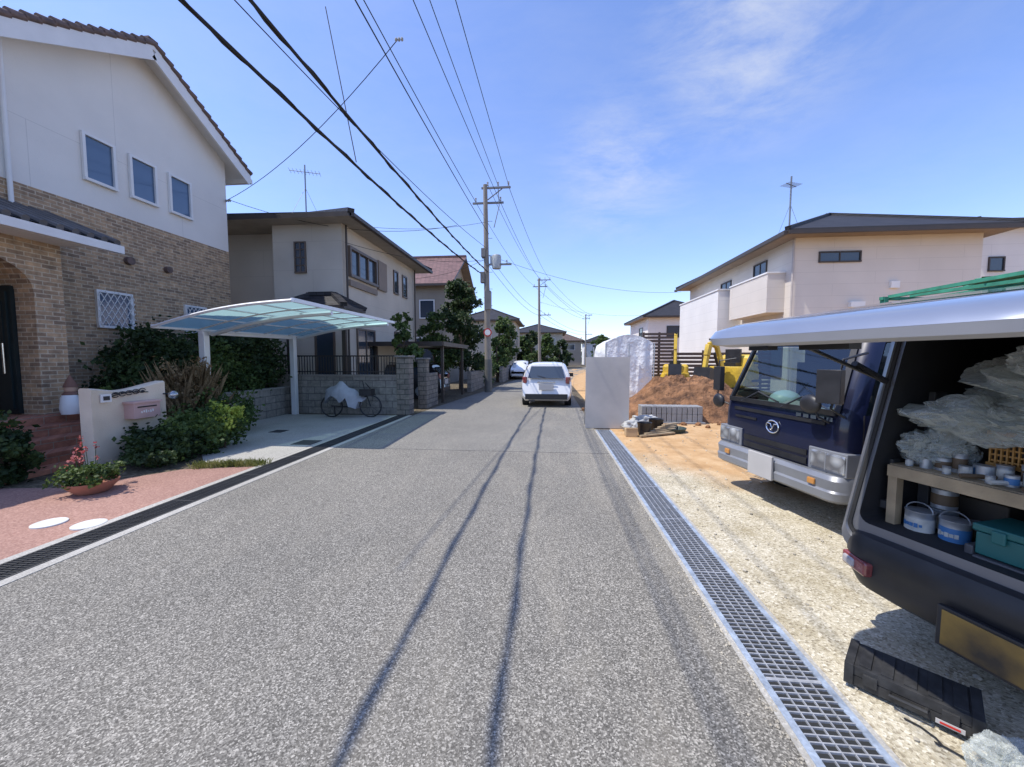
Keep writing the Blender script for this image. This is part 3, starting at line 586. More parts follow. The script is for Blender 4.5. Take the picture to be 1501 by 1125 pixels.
for x,y in ((-3.95,14.2),(-3.95,17.5),(-6.5,14.2),(-6.5,17.5)): mm.box(x-.05,x+.05,y-.05,y+.05,0,2.1)
mm.obj('frame',FASC,C)
# ---------------------------------------------------------------- generic houses
def house(name,x0,x1,y0,y1,e,h,wall,roof,wins,style='hip',ax='x',o=.6,fasc=None):
    p=top(name); mm=M(); mm.box(x0,x1,y0,y1,0,e-.12)
    if style=='gable':
        if ax=='x':
            yc=(y0+y1)/2
            for x in (x0,x1): mm.poly([(x,y0,e-.12),(x,y1,e-.12),(x,yc,e+h-.2)])
        else:
            xc=(x0+x1)/2
            for y in (y0,y1): mm.poly([(x0,y,e-.12),(x1,y,e-.12),(xc,y,e+h-.2)])
    mm.obj('walls',wall,p)
    mm=M()
    if style=='hip': hip(mm,x0-o,x1+o,y0-o,y1+o,e,h)
    elif ax=='x': k=h/((y1-y0)/2); gable(mm,'x',x0-o,x1+o,y0-o,y1+o,(y0+y1)/2,e-o*k,e+h,e-o*k)
    else: k=h/((x1-x0)/2); gable(mm,'y',y0-o,y1+o,x0-o,x1+o,(x0+x1)/2,e-o*k,e+h,e-o*k)
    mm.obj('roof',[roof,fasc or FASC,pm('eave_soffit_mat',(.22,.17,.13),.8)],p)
    fr=M();gl=M()
    for q in wins: win(fr,gl,*q)
    fr.obj('window_frames',FASC if wall in (W_BEIGE,W_PALE) else WHT,p); gl.obj('window_glass',GLS,p)
    return p
house('gabled_house',-12.5,-6.6,24.6,32,6.7,2.3,W_BROWN,R_RED,[('x+',-6.6,26.5,27.6,4.3,5.6),('x+',-6.6,29,30,4.3,5.6),('y-',24.6,-8.3,-7.3,4.2,5.4),('y-',24.6,-8.6,-7.2,1.2,3.0)],'gable','x',.6)
house('hip_roof_house',-10,-3.9,44,52,6.0,1.6,W_TAN,R_DARK,[('x+',-3.9,46,47.5,3.8,5),('y-',44,-8,-6.5,3.8,5),('y-',44,-6,-4.8,1,2.8)])
house('cream_house',-6,2.2,64,72,5.9,1.6,W_TAN,R_DARK,[('y-',64,-4.5,-2.5,3.8,5),('y-',64,-1,1,3.8,5),('y-',64,-4,-1.5,1,2.6)])
house('distant_house',-1.5,7.5,92,100,5.8,2.,W_BROWN,R_BROWN,[('y-',92,0,2,3.6,5),('y-',92,4,6,3.6,5)])
house('distant_house',9,17,100,108,5.8,1.8,W_PALE,R_DARK,[('y-',100,11,13,3.6,5)])
house('distant_house',-22,-14,60,70,6,2.,W_TAN,R_BROWN,[('y-',60,-20,-18,3.6,5)])
house('neighbour_house',-26,-18,22,34,6,2.,W_BEIGE,R_BROWN,[])
house('small_white_house',9.3,16,38,46,5.6,1.9,W_PALE,R_DARK,[('y-',38,11,12.2,3.6,4.7),('x-',9.3,40,41.5,3.6,4.7)])
house('distant_house',18,26,60,70,6,2.,W_BEIGE,R_DARK,[])
p=house('beige_house',9.4,15.9,16.2,27.4,6.42,1.75,W_BEIGE,R_DARK,[('y-',16.2,10.25,11.75,5.3,5.72,.05,2),('x-',9.4,18.1,19.2,4.9,5.9,.05,2),('x-',9.4,21.4,22.6,5.0,5.7,.05,2),('x-',9.4,16.7,18.5,.9,2.8,.06,2)],'hip',o=.68)
mm=M(); mm.box(8.72,9.4,16.75,20.0,3.5,5.05); mm.obj('balcony',W_BEIGE,p); mm=M(); mm.box(8.69,9.4,16.72,20.03,5.05,5.11); mm.obj('balcony_rail',WHT,p)
mm=M(); mm.box(8.3,9.4,20.3,25.9,0,5.0); mm.obj('white_annex',W_PALE,p); mm=M(); mm.box(8.26,9.4,20.26,25.94,5.0,5.06); mm.obj('annex_coping',WHT,p)
mm=M(); mm.cyl((9.3,16.12,6.2),(9.3,16.12,0),.04); mm.obj('downpipe',pm('beige_pipe_mat',(.45,.40,.36),.5),p)
mm=M(); mm.box(8.58,8.71,15.5,28.1,6.2,6.33); mm.box(8.72,16.6,15.40,15.51,6.2,6.33); mm.obj('rain_gutters',FASC,p)
mm=M(); mm.box(11.4,11.9,16.05,16.2,3.6,3.8); mm.box(12.8,13.1,16.1,16.2,4.3,4.55); mm.obj('vent_hoods',WHT,p)
antenna('tv_antenna',9.6,17.0,6.5,2.4,1.3,.3)
p=house('white_modern_house',17.4,25,18,27,7.15,1.2,W_PALE,R_DARK,[('x-',17.4,19,19.8,5,5.9),('y-',18,17.9,18.5,5.2,5.8,.05),('y-',18,20,21.6,4.6,5.8,.05,2)],'hip',o=.6)
F=top('louvre_fence'); mm=M()
for k in range(17): mm.box(4.0,5.3,17.0,17.03,.3+k*.145,.40+k*.145)
for k in range(10): mm.box(5.3,11.5,17.5,17.53,.25+k*.17,.37+k*.17)
for x in (4.0,4.65,5.3): mm.box(x-.04,x+.04,17.03,17.1,0,2.75)
for k in range(6): mm.box(5.4+k*1.2,5.46+k*1.2,17.53,17.6,0,2.0)
mm.obj('slats',FENCE,F); M().box(3.9,12,17.1,17.25,0,.3).obj('footing',CONC,F)
T=top('white_tarp_shelter'); mm=M(); rings=[]
prof=[(2.12,0),(2.15,.5),(2.17,1.0),(2.16,1.5),(2.2,2.0),(2.3,2.25),(2.6,2.42),(3.0,2.58),(3.4,2.45),(3.75,2.25),(3.86,2.0),(3.9,1.4),(3.9,.7),(3.92,0)]
for i in range(25):
    y=15.2+i*.16
    rings.append([(x+.07*noise.noise(Vector((x*2,y*2.2,z*1.2))),y,max(0,z+.06*noise.noise(Vector((x*2,y*3,z+7))))) for x,z in prof])
mm.loft(rings,c0=False); mm.obj('tarpaulin',TARP,T,smooth=60)
mm=M(); nn=28
for j in range(13):
    for i in range(nn+1):
        u=i/nn; x=2.14+1.76*u; zt=2.25+.3*math.sin(math.pi*u); z=zt*j/12
        mm.v.append((x,15.17-.10*abs(noise.noise(Vector((x*3.2,z*.5,3))))-.05*noise.noise(Vector((x*8,z*1.2,1))),z))
for j in range(12):
    for i in range(nn): a=j*(nn+1)+i; mm.f.append((a,a+1,a+nn+2,a+nn+1)); mm.m.append(0)
mm.obj('front_sheet',TARP,T,smooth=60)
mm=M()
for y in (15.02,19.1):
    for x in (2.15,3.0,3.92): mm.cyl((x,y,0),(x,y,2.2),.025,n=8)
mm.obj('poles',STEEL,T)
# ---------------------------------------------------------------- trees
def tree(name,x,y,h,r,cz,n,size,mat,seed,blobs=5,trunk=.12):
    rr=random.Random(seed); mm=M()
    mm.tube([(x,y,0),(x+.05,y,h*.3),(x-.05,y+.05,h*.6),(x,y,h*.9)],[trunk,trunk*.8,trunk*.55,trunk*.2],8,1)
    for k in range(blobs):
        a=rr.random()*6.28; q=r*(.2+.5*rr.random()); z=cz+(h-cz)*(k+.5)/blobs; sc=1-.45*k/blobs
        c=(x+q*math.cos(a)*sc,y+q*math.sin(a)*sc,z)
        mm.tube([(x,y,z*.75),((x+c[0])/2,(y+c[1])/2,z*.92),c],[trunk*.4,trunk*.25,.01],5,1)
        leaves(mm,c,(r*.62*sc,r*.62*sc,(h-cz)/blobs*.9),n//blobs,size,0,seed*10+k)
    return mm.obj(name,[mat,BARK],fixn=False)
tree('garden_tree',-4.7,20.5,5.6,1.5,1.2,11000,.10,LEAFD,21,7)
tree('garden_tree',-5.9,19.7,3.8,1.1,1.0,5500,.09,LEAF,22,5)
tree('garden_tree',-4.9,12.9,3.1,.6,1.5,2200,.07,LEAF,23,4,.05)
tree('garden_tree',-4.6,36,5.2,1.8,1.0,6000,.16,LEAF,24,5)
tree('garden_tree',-2.9,48,4.6,1.8,.8,4000,.18,LEAFD,25,4)
tree('garden_tree',7.5,58,4.5,2.2,.8,4000,.2,LEAF,26,4)
tree('garden_tree',-3.6,27,2.8,.9,.6,2500,.10,LEAF,27,4)
tree('garden_tree',10.5,80,5.,2.6,.8,3500,.3,LEAF,28,4)
tree('garden_tree',3.4,84,4.6,2.4,.6,3500,.3,LEAFD,29,4)
tree('garden_tree',-3.4,56,4.4,1.8,.6,3500,.22,LEAF,30,4)
tree('garden_tree',-.6,56,4.8,1.9,.5,4500,.22,LEAF,31,5)
tree('garden_tree',1.6,61,4.2,1.8,.5,3500,.22,LEAFD,32,4)
tree('garden_tree',-1.9,44,3.4,1.2,.5,3000,.16,LEAF,35,4)
mm=M()
for k in range(46): 
    x=-70+k*4.2+R.random()*2; leaves(mm,(x,125+R.random()*20,2.6),(3.6,2,3.2+1.8*R.random()),480,.6,0,k,per=30,spread=.2)
mm.obj('distant_trees',LEAF,fixn=False)
bush('roadside_hedge',(4.4,24,1.0),(.8,3,.9),3500,.12,LEAF,41); bush('roadside_hedge',(-3.9,23.5,.8),(.35,2.,.7),3500,.08,LEAF,42)
M().box(-3.95,-3.75,18.6,25.5,0,1.0).obj('street_block_wall',BLOCK)
M().box(-3.3,-3.1,26,43,0,1.1).obj('street_block_wall',BLOCK)
mm=M(); nn=60
for k in range(nn): 
    x0_=-600+k*20;x1_=x0_+20; f_=lambda x:10+9*noise.noise(Vector((x*.006,3,0)))+3*noise.noise(Vector((x*.03,1,0)))
    mm.add([(x0_,700,0),(x1_,700,0),(x1_,760,f_(x1_)),(x0_,760,f_(x0_))],[(0,1,2,3)])
mm.obj('distant_hills',pm('hill_mat',(.10,.15,.15),.9,var=.2,vs=.05))
# ---------------------------------------------------------------- poles and wires
def pole(name,x,y,h,tr=True,arms=True):
    p=top(name,(x,y,0)); mm=M(); mm.cyl((0,0,0),(-.12,0,h),.17,.10,14); mm.obj('shaft',CONCP,p,smooth=50)
    mm=M(); mm.beam((-.3,0,h-.15),(1.1,0,h-.15),.08,.08); mm.beam((-.75,.12,h-.8),(.75,.12,h-.8),.08,.08); mm.beam((.0,0,h-.7),(.7,0,h-.2),.04,.04)
    mm.beam((-.1,-.1,h*.62),(1.15,-.1,h*.62),.08,.08); mm.tube([(.3,0,h-2.0),(.55,0,h-1.0),(.5,0,h-.2)],.02)
    for k in range(18): z=1.8+k*.4; mm.cyl((-.22 if k%2 else .0,0,z),(.0 if k%2 else .22,0,z),.01,n=5) if z<h-1.5 else None
    mm.obj('crossarms',pm('arm_mat',(.2,.2,.2),.6,.3),p)
    mm=M()
    for x_,z in ((-.6,h-.72),(0.,h-.05),(.6,h-.72),(1.0,h-.07),(.5,h-.07),(.5,h*.62+.08),(.9,h*.62+.08)):
        for q in range(3): mm.lathe((x_,.0 if z>h-.3 else .12,z+q*.07),[(.02,0),(.055,.02),(.02,.05)],10)
    mm.obj('insulators',pm('porcelain_mat',(.45,.43,.40),.3),p,smooth=50)
    if tr:
        mm=M(); mm.lathe((.42,0,h*.60+.0),[(.0,0),(.2,.02),(.22,.1),(.22,.6),(.19,.66),(.05,.7)],18); mm.box(.12,.24,-.1,.1,h*.62,h*.66); mm.obj('transformer',pm('transformer_mat',(.36,.38,.38),.5),p,smooth=45)
        mm=M(); mm.cyl((0,-.17,2.9),(0,-.20,2.9),.2,.2,24,0); mm.cyl((0,-.20,2.9),(0,-.205,2.9),.14,.14,24,1); mm.obj('round_sign',[RED,WHT],p)
        mm=M(); mm.box(-.14,.14,-.2,.2,4.0,4.9); mm.box(-.35,-.15,-.15,.15,5.3,5.8); mm.box(-.3,-.1,-.2,.2,6.5,6.9); mm.obj('terminal_boxes',pm('termbox_mat',(.18,.17,.16),.6),p)
        M().cyl((0,0,.0),(0,0,1.6),.186,.182,14).obj('warning_wrap',pm('wrap_mat',(.12,.12,.11),.6),p)
    return p
pole('utility_pole',-2.95,18.9,9.9); pole('utility_pole',-.95,41,9.9,False); pole('utility_pole',7.0,75,9.9,False); pole('utility_pole',-3.3,-14,9.9,False)
def cat(p0,p1,sag,n=24):
    p0=Vector(p0);p1=Vector(p1); return [p0.lerp(p1,i/n)-Vector((0,0,4*sag*(i/n)*(1-i/n))) for i in range(n+1)]
U=top('overhead_cables')
for nm,a,b2,s,r in [('cable_bundle_a',(-3.0,-14,5.9),(-2.95,18.8,5.8),.65,.020),('cable_bundle_b',(-3.65,-14,5.7),(-3.3,18.8,5.75),.72,.022)]:
    mm=M(); pts=cat(a,b2,s,120); mm.tube(pts,r,6)
    mm.tube([q+Vector((.030*math.sin(i*1.1),0,.030*math.cos(i*1.1))) for i,q in enumerate(pts)],.010,5)
    mm.obj(nm,RUB,U)
mm=M()
for a,b2,s,r in [((-3.9,-14,9.1),(-3.55,18.9,9.15),.5,.012),((-3.0,-14,9.8),(-2.45,18.9,9.85),.5,.010),((-2.3,-14,9.75),(-1.95,18.9,9.85),.5,.010),((-2.9,-14,7.1),(-2.9,18.9,7.6),.45,.012),((-3.3,-14,9.1),(-2.35,18.9,9.1),.55,.010),((-4.8,2,6.9),(-2.95,18.9,6.9),.35,.009)]:
    mm.tube(cat(a,b2,s,36),r,5)
for a in [(-3.55,18.9,9.15),(-2.95,18.9,9.9),(-1.95,18.9,9.8),(-2.35,18.9,9.1),(-2.9,18.9,6.1),(-2.9,18.9,6.6)]:
    mm.tube(cat(a,(a[0]+2.0,41,a[2]),.5,14),.012,4)
    mm.tube(cat((a[0]+2.0,41,a[2]),(a[0]+10,75,a[2]),.6,12),.016,4)
for a,b2,s in [((-9.4,10.9,6.3),(-3.0,7.9,8.0),.35),((-9.4,10.9,6.3),(-3.3,14,6.4),.5),((-6.6,12.3,5.4),(-3.0,18.5,6.3),.3),((-6.6,19,5.6),(-2.9,18.9,6.5),.2),((-3.3,6.6,5.0),(-4.0,7.0,7.9),.0),((-8.5,15,7.0),(-2.9,18.9,8.2),.3),((-2.9,18.9,6.6),(9.0,28,6.2),.6),((-.95,41,7.5),(12,40,6.2),.8)]:
    mm.tube(cat(a,b2,s,14),.008,5)
mm.obj('service_wires',RUB,U)
mm=M()
for c in [(-3.0,7.9,8.0),(-9.4,10.9,6.3)]:
    for k in range(3): mm.lathe((c[0]+.06*k-.06,c[1],c[2]-.03),[(.008,-.04),(.028,-.015),(.028,.015),(.008,.04)],8)
mm.obj('wire_insulators',pm('porcelain2_mat',(.3,.29,.27),.5),U)
# ---------------------------------------------------------------- cars
def wheel(mm_t,mm_h,x,y,r,w,s):
    mm_t.cyl((x-w/2,y,r),(x+w/2,y,r),r,r,26)
    mm_h.cyl((x+s*(w/2),y,r),(x+s*(w/2+.012),y,r),r*.62,r*.55,18)
    for k in range(6):
        a=k*1.047; mm_h.obox((x+s*(w/2+.012),y+r*.33*math.cos(a),r+r*.33*math.sin(a)),(.02,r*.5,.04),(a,0,0))
def car(name,loc,rz,paint,L=4.3,hw=.84,ht=1.5):
    p=top(name,loc,rz); mm=M()
    def ring(y,dy_top,zb,zt,hb,ht_,z0=.22):
        half=[(hb*.86,z0,0),(hb*.97,z0+.12,0),(hb,z0+.32,0),(hb,zb-.12,.02),(hb*.97,zb,.06),((hb+ht_)/2,(zb+zt)/2,.55),(ht_,zt-.08,.9),(ht_*.86,zt-.015,1.),(ht_*.4,zt+.015,1.03)]
        a=[(x,y+dy_top*q,z) for x,z,q in half]; b=[(-x,yy,z) for x,yy,z in reversed(a)]; return a+b
    R_=[ring(0,.42,.93,ht-.06,hw*.95,hw*.70,.30),ring(.12,.42,.94,ht-.02,hw,hw*.75,.22),ring(.7,.2,.94,ht,hw,hw*.78),ring(1.7,0,.94,ht+.01,hw,hw*.79),ring(2.3,0,.94,ht-.03,hw,hw*.78),ring(2.75,-.1,.93,ht-.14,hw,hw*.74)]
    R_+=[ring(3.3,0,.90,1.0,hw,hw*.82),ring(3.9,0,.82,.90,hw*.97,hw*.78),ring(L-.1,0,.68,.76,hw*.9,hw*.7),ring(L,0,.58,.64,hw*.78,hw*.6,.3)]
    mm.loft(R_); mm.obj('body',paint,p,smooth=40)
    g=M()
    def hp(x,z,o=-.03):
        t=(z-.93)/(ht-.06-.93); y=.0+.42*(.06+t*.92)+o-.02*(1-t); return (x,y,z)
    g.poly([hp(-hw*.74,.99),hp(hw*.74,.99),hp(hw*.62,ht-.12),hp(-hw*.62,ht-.12)])
    for s in (-1,1):
        def sp(y,z): 
            t=min(1,max(0,(z-.94)/(ht-.94))); return (s*(hw*.97+(hw*.78-hw*.97)*t+.015),y,z)
        for a in [[(.55,1.0),(1.25,1.0),(1.25,ht-.12),(.72,ht-.13)],[(1.3,1.0),(2.05,1.0),(2.05,ht-.12),(1.3,ht-.12)],[(2.1,1.0),(3.0,1.0),(2.5,ht-.17),(2.1,ht-.13)]]: g.poly([sp(y,z) for y,z in a])
    g.poly([(-hw*.72,3.22,1.0),(hw*.72,3.22,1.0),(hw*.64,2.68,ht-.14),(-hw*.64,2.68,ht-.14)])
    g.obj('windows',GLS,p)
    t=M();h=M()
    for s in (-1,1):
        for y in (.82,3.45): wheel(t,h,s*(hw-.1),y,.33,.22,s)
    t.obj('tyres',RUB,p,smooth=40); h.obj('hubs',STEEL,p)
    m2=M()
    for s in (-1,1): m2.obox((s*hw*.86,.06,.92),(.15,.10,.22),(0,0,s*.45),0)
    m2.obj('tail_lamps',REDL,p,bevel=.02)
    m2=M(); m2.box(-hw*.84,hw*.84,-.04,.1,.28,.46); m2.box(-hw*.7,-hw*.45,-.05,0,.2,.26); m2.tube([(-.02,.02,1.0),(-.3,.08,1.07)],.012,5)
    for s in (-1,1): m2.beam((s*hw*.70,.5,ht+.035),(s*hw*.70,2.2,ht+.045),.035,.04); m2.obox((s*(hw+.09),2.75,1.0),(.16,.08,.14))
    m2.obj('trim',BLK,p,bevel=.01)
    m2=M(); m2.box(-.24,.24,-.055,-.02,.60,.80,0); m2.obj('number_plate',PLATE,p); m2=M(); m2.box(-.3,.3,-.02,.02,.84,.87); m2.obj('chrome_strip',CHR,p)
    m2=M(); m2.box(-hw*.78,-hw*.5,L-.12,L-.03,.6,.74); m2.box(hw*.5,hw*.78,L-.12,L-.03,.6,.74); m2.obj('headlamps',LAMP,p,bevel=.02)
    return p
car('parked_car',(-.08,13.0,0),math.radians(-1),CARW)
car('parked_car',(-2.3,34.2,0),math.radians(180),CARW,hw=.74,ht=1.45)
car('parked_car',(-4.3,15.9,0),math.radians(90),DKCAR,hw=.8,ht=1.42)
# ---------------------------------------------------------------- truck
T=top('flatbed_truck',(2.47,4.50,0),math.radians(-77.9))
mm=M()
st=[(.42,.83,.03,.10),(.60,.85,.0,.12),(1.0,.85,.0,.14),(1.14,.845,.02,.14),(1.80,.77,.27,.14),(1.90,.74,.34,.16),(1.96,.66,.46,.2)]
rings=[rrect(hw,y0_,1.55 if z<1.9 else 1.45,.07,z,4,rf) for z,hw,y0_,rf in st]
mm.loft(rings,0,True,True,skip=lambda i,j:(i==3 and j in (4,9,19,14)))
mm.obj('cab_shell',NAVY,T,smooth=35)
mm=M(); mm.box(-.78,.78,.12,1.45,.5,.95); mm.box(-.76,.76,.06,.42,.95,1.10); mm.box(-.7,-.1,.9,1.1,.95,1.6);mm.box(.1,.7,.9,1.1,.95,1.6); mm.box(-.62,-.18,.93,1.07,1.6,1.76);mm.box(.18,.62,.93,1.07,1.6,1.76); mm.box(-.80,.80,1.40,1.44,1.0,1.86); mm.box(-.55,-.2,.25,.4,1.1,1.2); mm.box(.5,.62,.2,.35,1.1,1.3)
n=18; mm.tube([(.38+.19*math.cos(6.283*k/n),.50+.1*math.sin(6.283*k/n),1.22+.12*math.sin(6.283*k/n)) for k in range(n+1)],.014); mm.obj('cab_interior',DARK,T,bevel=.03)
mm=M(); mm.poly([(-.71,.012,1.15),(.71,.012,1.15),(.63,.262,1.79),(-.63,.262,1.79)]); 
for s in (-1,1): mm.poly([(s*.842,.17,1.15),(s*.842,1.46,1.15),(s*.768,1.46,1.79),(s*.768,.42,1.79)])
mm.obj('glass',WSH,T)
mm=M()
for s in (-1,1): mm.beam((s*.72,.005,1.14),(s*.64,.258,1.80),.05,.02); mm.beam((s*.848,1.2,1.15),(s*.774,1.2,1.79),.02,.06)
mm.beam((-.72,.005,1.145),(.72,.005,1.145),.03,.05)
for x in (-.5,.1): mm.tube([(x,-.01,1.13),(x+.2,.05,1.26),(x+.52,.03,1.17)],.01,5)
mm.box(-.84,.84,-.012,.05,.50,.58); mm.box(-.44,.44,-.012,.01,.60,.66); mm.box(-.44,.44,-.012,.01,.69,.74)
mm.box(-.62,.62,-.010,.005,1.02,1.055); mm.box(-.60,-.25,-.008,.004,.93,.955)
for s in (-1,1): mm.box(min(s*.845,s*.853),max(s*.845,s*.853),.14,.148,.6,1.14)
mm.obj('black_trim',BLK,T)
mm=M(); mm.box(.846,.853,.35,1.40,.62,.625); mm.box(.846,.86,1.22,1.36,1.0,1.04); mm.obj('door_handle',BLK,T)
mm=M(); rings=[rrect(hw,y0_,.35,.06,z,4,.12) for z,hw,y0_ in ((.33,.83,-.06),(.36,.86,-.10),(.43,.87,-.105),(.45,.865,-.09),(.54,.87,-.10),(.58,.86,-.07))]; mm.loft(rings); mm.obj('bumper',BUMP,T,smooth=30)
mm=M()
for s in (-1,1): mm.box(min(s*.50,s*.856),max(s*.50,s*.856),-.034,.12,.60,.775,0)
mm.obj('headlamps',LAMP,T,bevel=.02)
mm=M()
for s in (-1,1): mm.box(min(s*.47,s*.862),max(s*.47,s*.862),-.018,.13,.58,.795,0); mm.box(min(s*.66,s*.675),max(s*.66,s*.675),-.038,.0,.60,.775,0)
mm.obj('headlamp_surrounds',BUMP,T,bevel=.015)
mm=M()
for s in (-1,1): mm.box(min(s*.56,s*.64),max(s*.56,s*.64),-.115,-.09,.46,.52)
mm.obj('fog_lamps',pm('amber_mat',(.5,.22,.05),.3,coat=1),T,bevel=.01)
mm=M(); n=20; mm.tube([(.085*math.cos(6.283*k/n),-.014,.90+.068*math.sin(6.283*k/n)) for k in range(n+1)],.008); mm.tube([(-.07,-.016,.935),(-.025,-.016,.93),(0,-.016,.88),(.025,-.016,.93),(.07,-.016,.935)],.007)
for k in range(5): mm.box(.30+k*.085,.36+k*.085,-.014,-.009,1.065,1.10)
mm.obj('badge_and_letters',CHR,T)
mm=M(); mm.box(-.20,.15,-.135,-.108,.34,.60); mm.obj('number_plate',PLATE,T,bevel=.005)
mm=M()
mm.obox((.80,-.16,1.40),(.19,.07,.30),(0,0,.3)); mm.obox((-1.03,.05,1.38),(.20,.06,.32),(0,0,-.2)); mm.tube([(.78,.22,1.70),(.82,-.06,1.64),(.80,-.14,1.2),(.80,.0,1.12)],.013,6); mm.tube([(-.83,.15,1.65),(-1.0,.03,1.62),(-1.03,.04,1.1),(-.84,.08,1.05)],.013,6)
mm.ico((.58,-.13,1.22),(.11,.05,.09),3); mm.tube([(.58,-.1,1.2),(.62,-.08,1.1),(.66,.0,1.05)],.012); mm.ico((-.86,-.06,1.10),(.10,.05,.09),3)
mm.obj('mirrors',BLK,T,bevel=.02,smooth=50)
mm=M(); mm.ico((-.15,.26,1.16),(.15,.17,.13),3,flat=.05); mm.box(-.28,-.02,.08,.3,1.10,1.125); mm.obj('safety_helmet',pm('helmet_mat',(.55,.66,.64),.4),T,smooth=60)
mm=M(); mm.box(-.55,-.35,.14,.30,1.10,1.14); mm.box(.35,.6,.14,.34,1.10,1.15); mm.obox((.1,.2,1.14),(.25,.16,.05),(.2,.1,.4)); mm.obj('dashboard_papers',PLATE,T)
mm=M()
for s in (-1,1): mm.cyl((s*.55,.75,.34),(s*.80,.75,.34),.34,.34,24); mm.cyl((s*.5,3.7,.34),(s*.80,3.7,.34),.34,.34,24)
mm.obj('tyres',RUB,T,smooth=40)
mm=M(); mm.box(-.35,-.25,.4,4.6,.45,.6); mm.box(.25,.35,.4,4.6,.45,.6); mm.box(-.7,.7,1.0,2.4,.3,.6); mm.obj('chassis',BLK,T)
mm=M(); mm.box(-.86,.86,1.65,4.7,.80,.88); mm.box(-.86,-.82,1.65,4.7,.88,1.22); mm.box(.82,.86,1.65,4.7,.88,1.22); mm.box(-.82,.82,1.65,1.70,.88,1.7); mm.box(-.82,.82,4.66,4.7,.88,1.22)
for x in (-.8,.8): mm.box(x-.03,x+.03,1.70,1.76,.88,2.1)
mm.box(-.83,.83,1.70,1.76,2.04,2.1); mm.obj('flat_bed',NAVY,T,bevel=.008)
mm=M()
for k in range(9): mm.beam((-.7+.02*k,2.2+.3*k,2.46+.02*math.sin(k*2)),(.7,2.25+.3*k,2.50+.02*math.cos(k*3)),.05,.04)
mm.beam((-.72,2.1,2.44),(-.72,4.7,2.46),.05,.04); mm.beam((.72,2.1,2.46),(.72,4.7,2.52),.05,.04); mm.beam((-.72,2.1,2.36),(-.72,4.7,2.36),.03,.03)
for x in (-.72,.72):
    for y in (2.15,3.4,4.6): mm.box(x-.03,x+.03,y-.03,y+.03,.88,2.46)
mm.ico((.0,3.6,2.56),(.6,.9,.07),4,.4,3,5); mm.obj('green_rack',GREEN,T)
# ---------------------------------------------------------------- van
V=top('cargo_van',(2.03,1.83,0),math.radians(-72.5))
def vr(y,zb,zt,hw,r,lean=0,ins=0):
    out=[]; hw-=ins; zb+=ins; zt-=ins; r=max(.02,r-ins*.5)
    for cx,cz,a0 in ((hw-r,zb+r,-.5*math.pi),(hw-r,zt-r,0),(-hw+r,zt-r,.5*math.pi),(-hw+r,zb+r,math.pi)):
        for k in range(6):
            a=a0+.5*math.pi*k/5; x=cx+r*math.cos(a); z=cz+r*math.sin(a)
            x*=1-.11*max(0,(z-1.05)/.85)
            out.append((x,y+lean*max(0,(z-.5)/1.4)**1.3,z))
    return out
st=[(0.0,.50,1.90,.735,.10,.24),(.25,.30,1.92,.74,.10,.12),(1.2,.28,1.93,.74,.1,0),(2.5,.28,1.92,.74,.1,0),(2.85,.30,1.80,.735,.12,0),(3.2,.35,1.15,.72,.12,0),(3.35,.4,.95,.66,.12,0)]
mm=M(); ro=[vr(*q) for q in st]; mm.loft(ro,0,False,True); mm.obj('body_shell',GREY,V,smooth=40)
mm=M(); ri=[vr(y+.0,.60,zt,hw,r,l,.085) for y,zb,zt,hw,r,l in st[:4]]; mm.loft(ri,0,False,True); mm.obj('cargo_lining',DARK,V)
mm=M(); a=ro[0]; b2=ri[0]
mid=[(p[0]*.6+q[0]*.4,p[1]-.018,p[2]*.6+q[2]*.4) for p,q in zip(a,b2)]; mid2=[(p[0]*.5+q[0]*.5,p[1]+.01,p[2]*.5+q[2]*.5) for p,q in zip(a,b2)]
mm.loft([a,mid],0,False,False); mm.loft([mid,mid2,b2],0,False,False); mm.obj('door_frame',GREY,V,smooth=50)
mm=M(); mm.tube([Vector(q)+Vector((0,-.004,0)) for q in mid2]+[Vector(mid2[0])],.013,6); mm.obj('door_seal',RUB,V)
mm=M()
for z in (.75,1.0,1.3,1.6): mm.box(-.655,-.62,.14+.14*(z-.5),.2+.14*(z-.5),z,z+.05)
mm.box(-.64,-.585,.45,.55,.65,1.45); mm.obj('inner_trim',pm('inner_trim_mat',(.05,.05,.052),.6),V,bevel=.006)
mm=M(); rings=[rrect(hw,y0_,.45,.05,z,6,.20) for z,hw,y0_ in ((.29,.64,.02),(.33,.70,-.04),(.42,.735,-.065),(.48,.73,-.06),(.50,.742,-.07),(.58,.742,-.06),(.625,.74,-.035),(.635,.70,-.0))]; mm.loft(rings); mm.obj('rear_bumper',BLK,V,smooth=35)
mm=M()
for s in (-1,1): mm.obox((s*.60,-.045,.455),(.19,.05,.08),(0,0,s*.38),0); mm.obox((s*.63,-.045,.455),(.09,.056,.05),(0,0,s*.42),1)
mm.obj('rear_lamps',[REDL,pm('grey_lamp_mat',(.4,.37,.37),.3,coat=1)],V,bevel=.012)
mm=M(); mm.box(-.20,.16,-.10,-.072,.27,.47,0); mm.box(-.18,.14,-.106,-.10,.285,.455,1); mm.obj('number_plate',[BLK,PLY],V,bevel=.003)
def tz(y): return 1.755+(1.95-1.755)*(y+1.14)/(1.14+.22)
def trr(ins,dz):
    r=rrect(.70-ins,-1.14+ins,.22-ins*.3,.05,0,8,.26-ins*.5); return [(x,y,tz(y)+dz) for x,y,_ in r]
mm=M(); mm.loft([trr(0,-.012),trr(.02,.018),trr(.10,.038)],c0=False); mm.obj('tailgate',SILV,V,smooth=45)
mm=M(); mm.loft([trr(.06,-.062),trr(.012,-.045),trr(.0,-.0125)],c1=False); mm.obj('tailgate_inner',SILI,V,smooth=40)
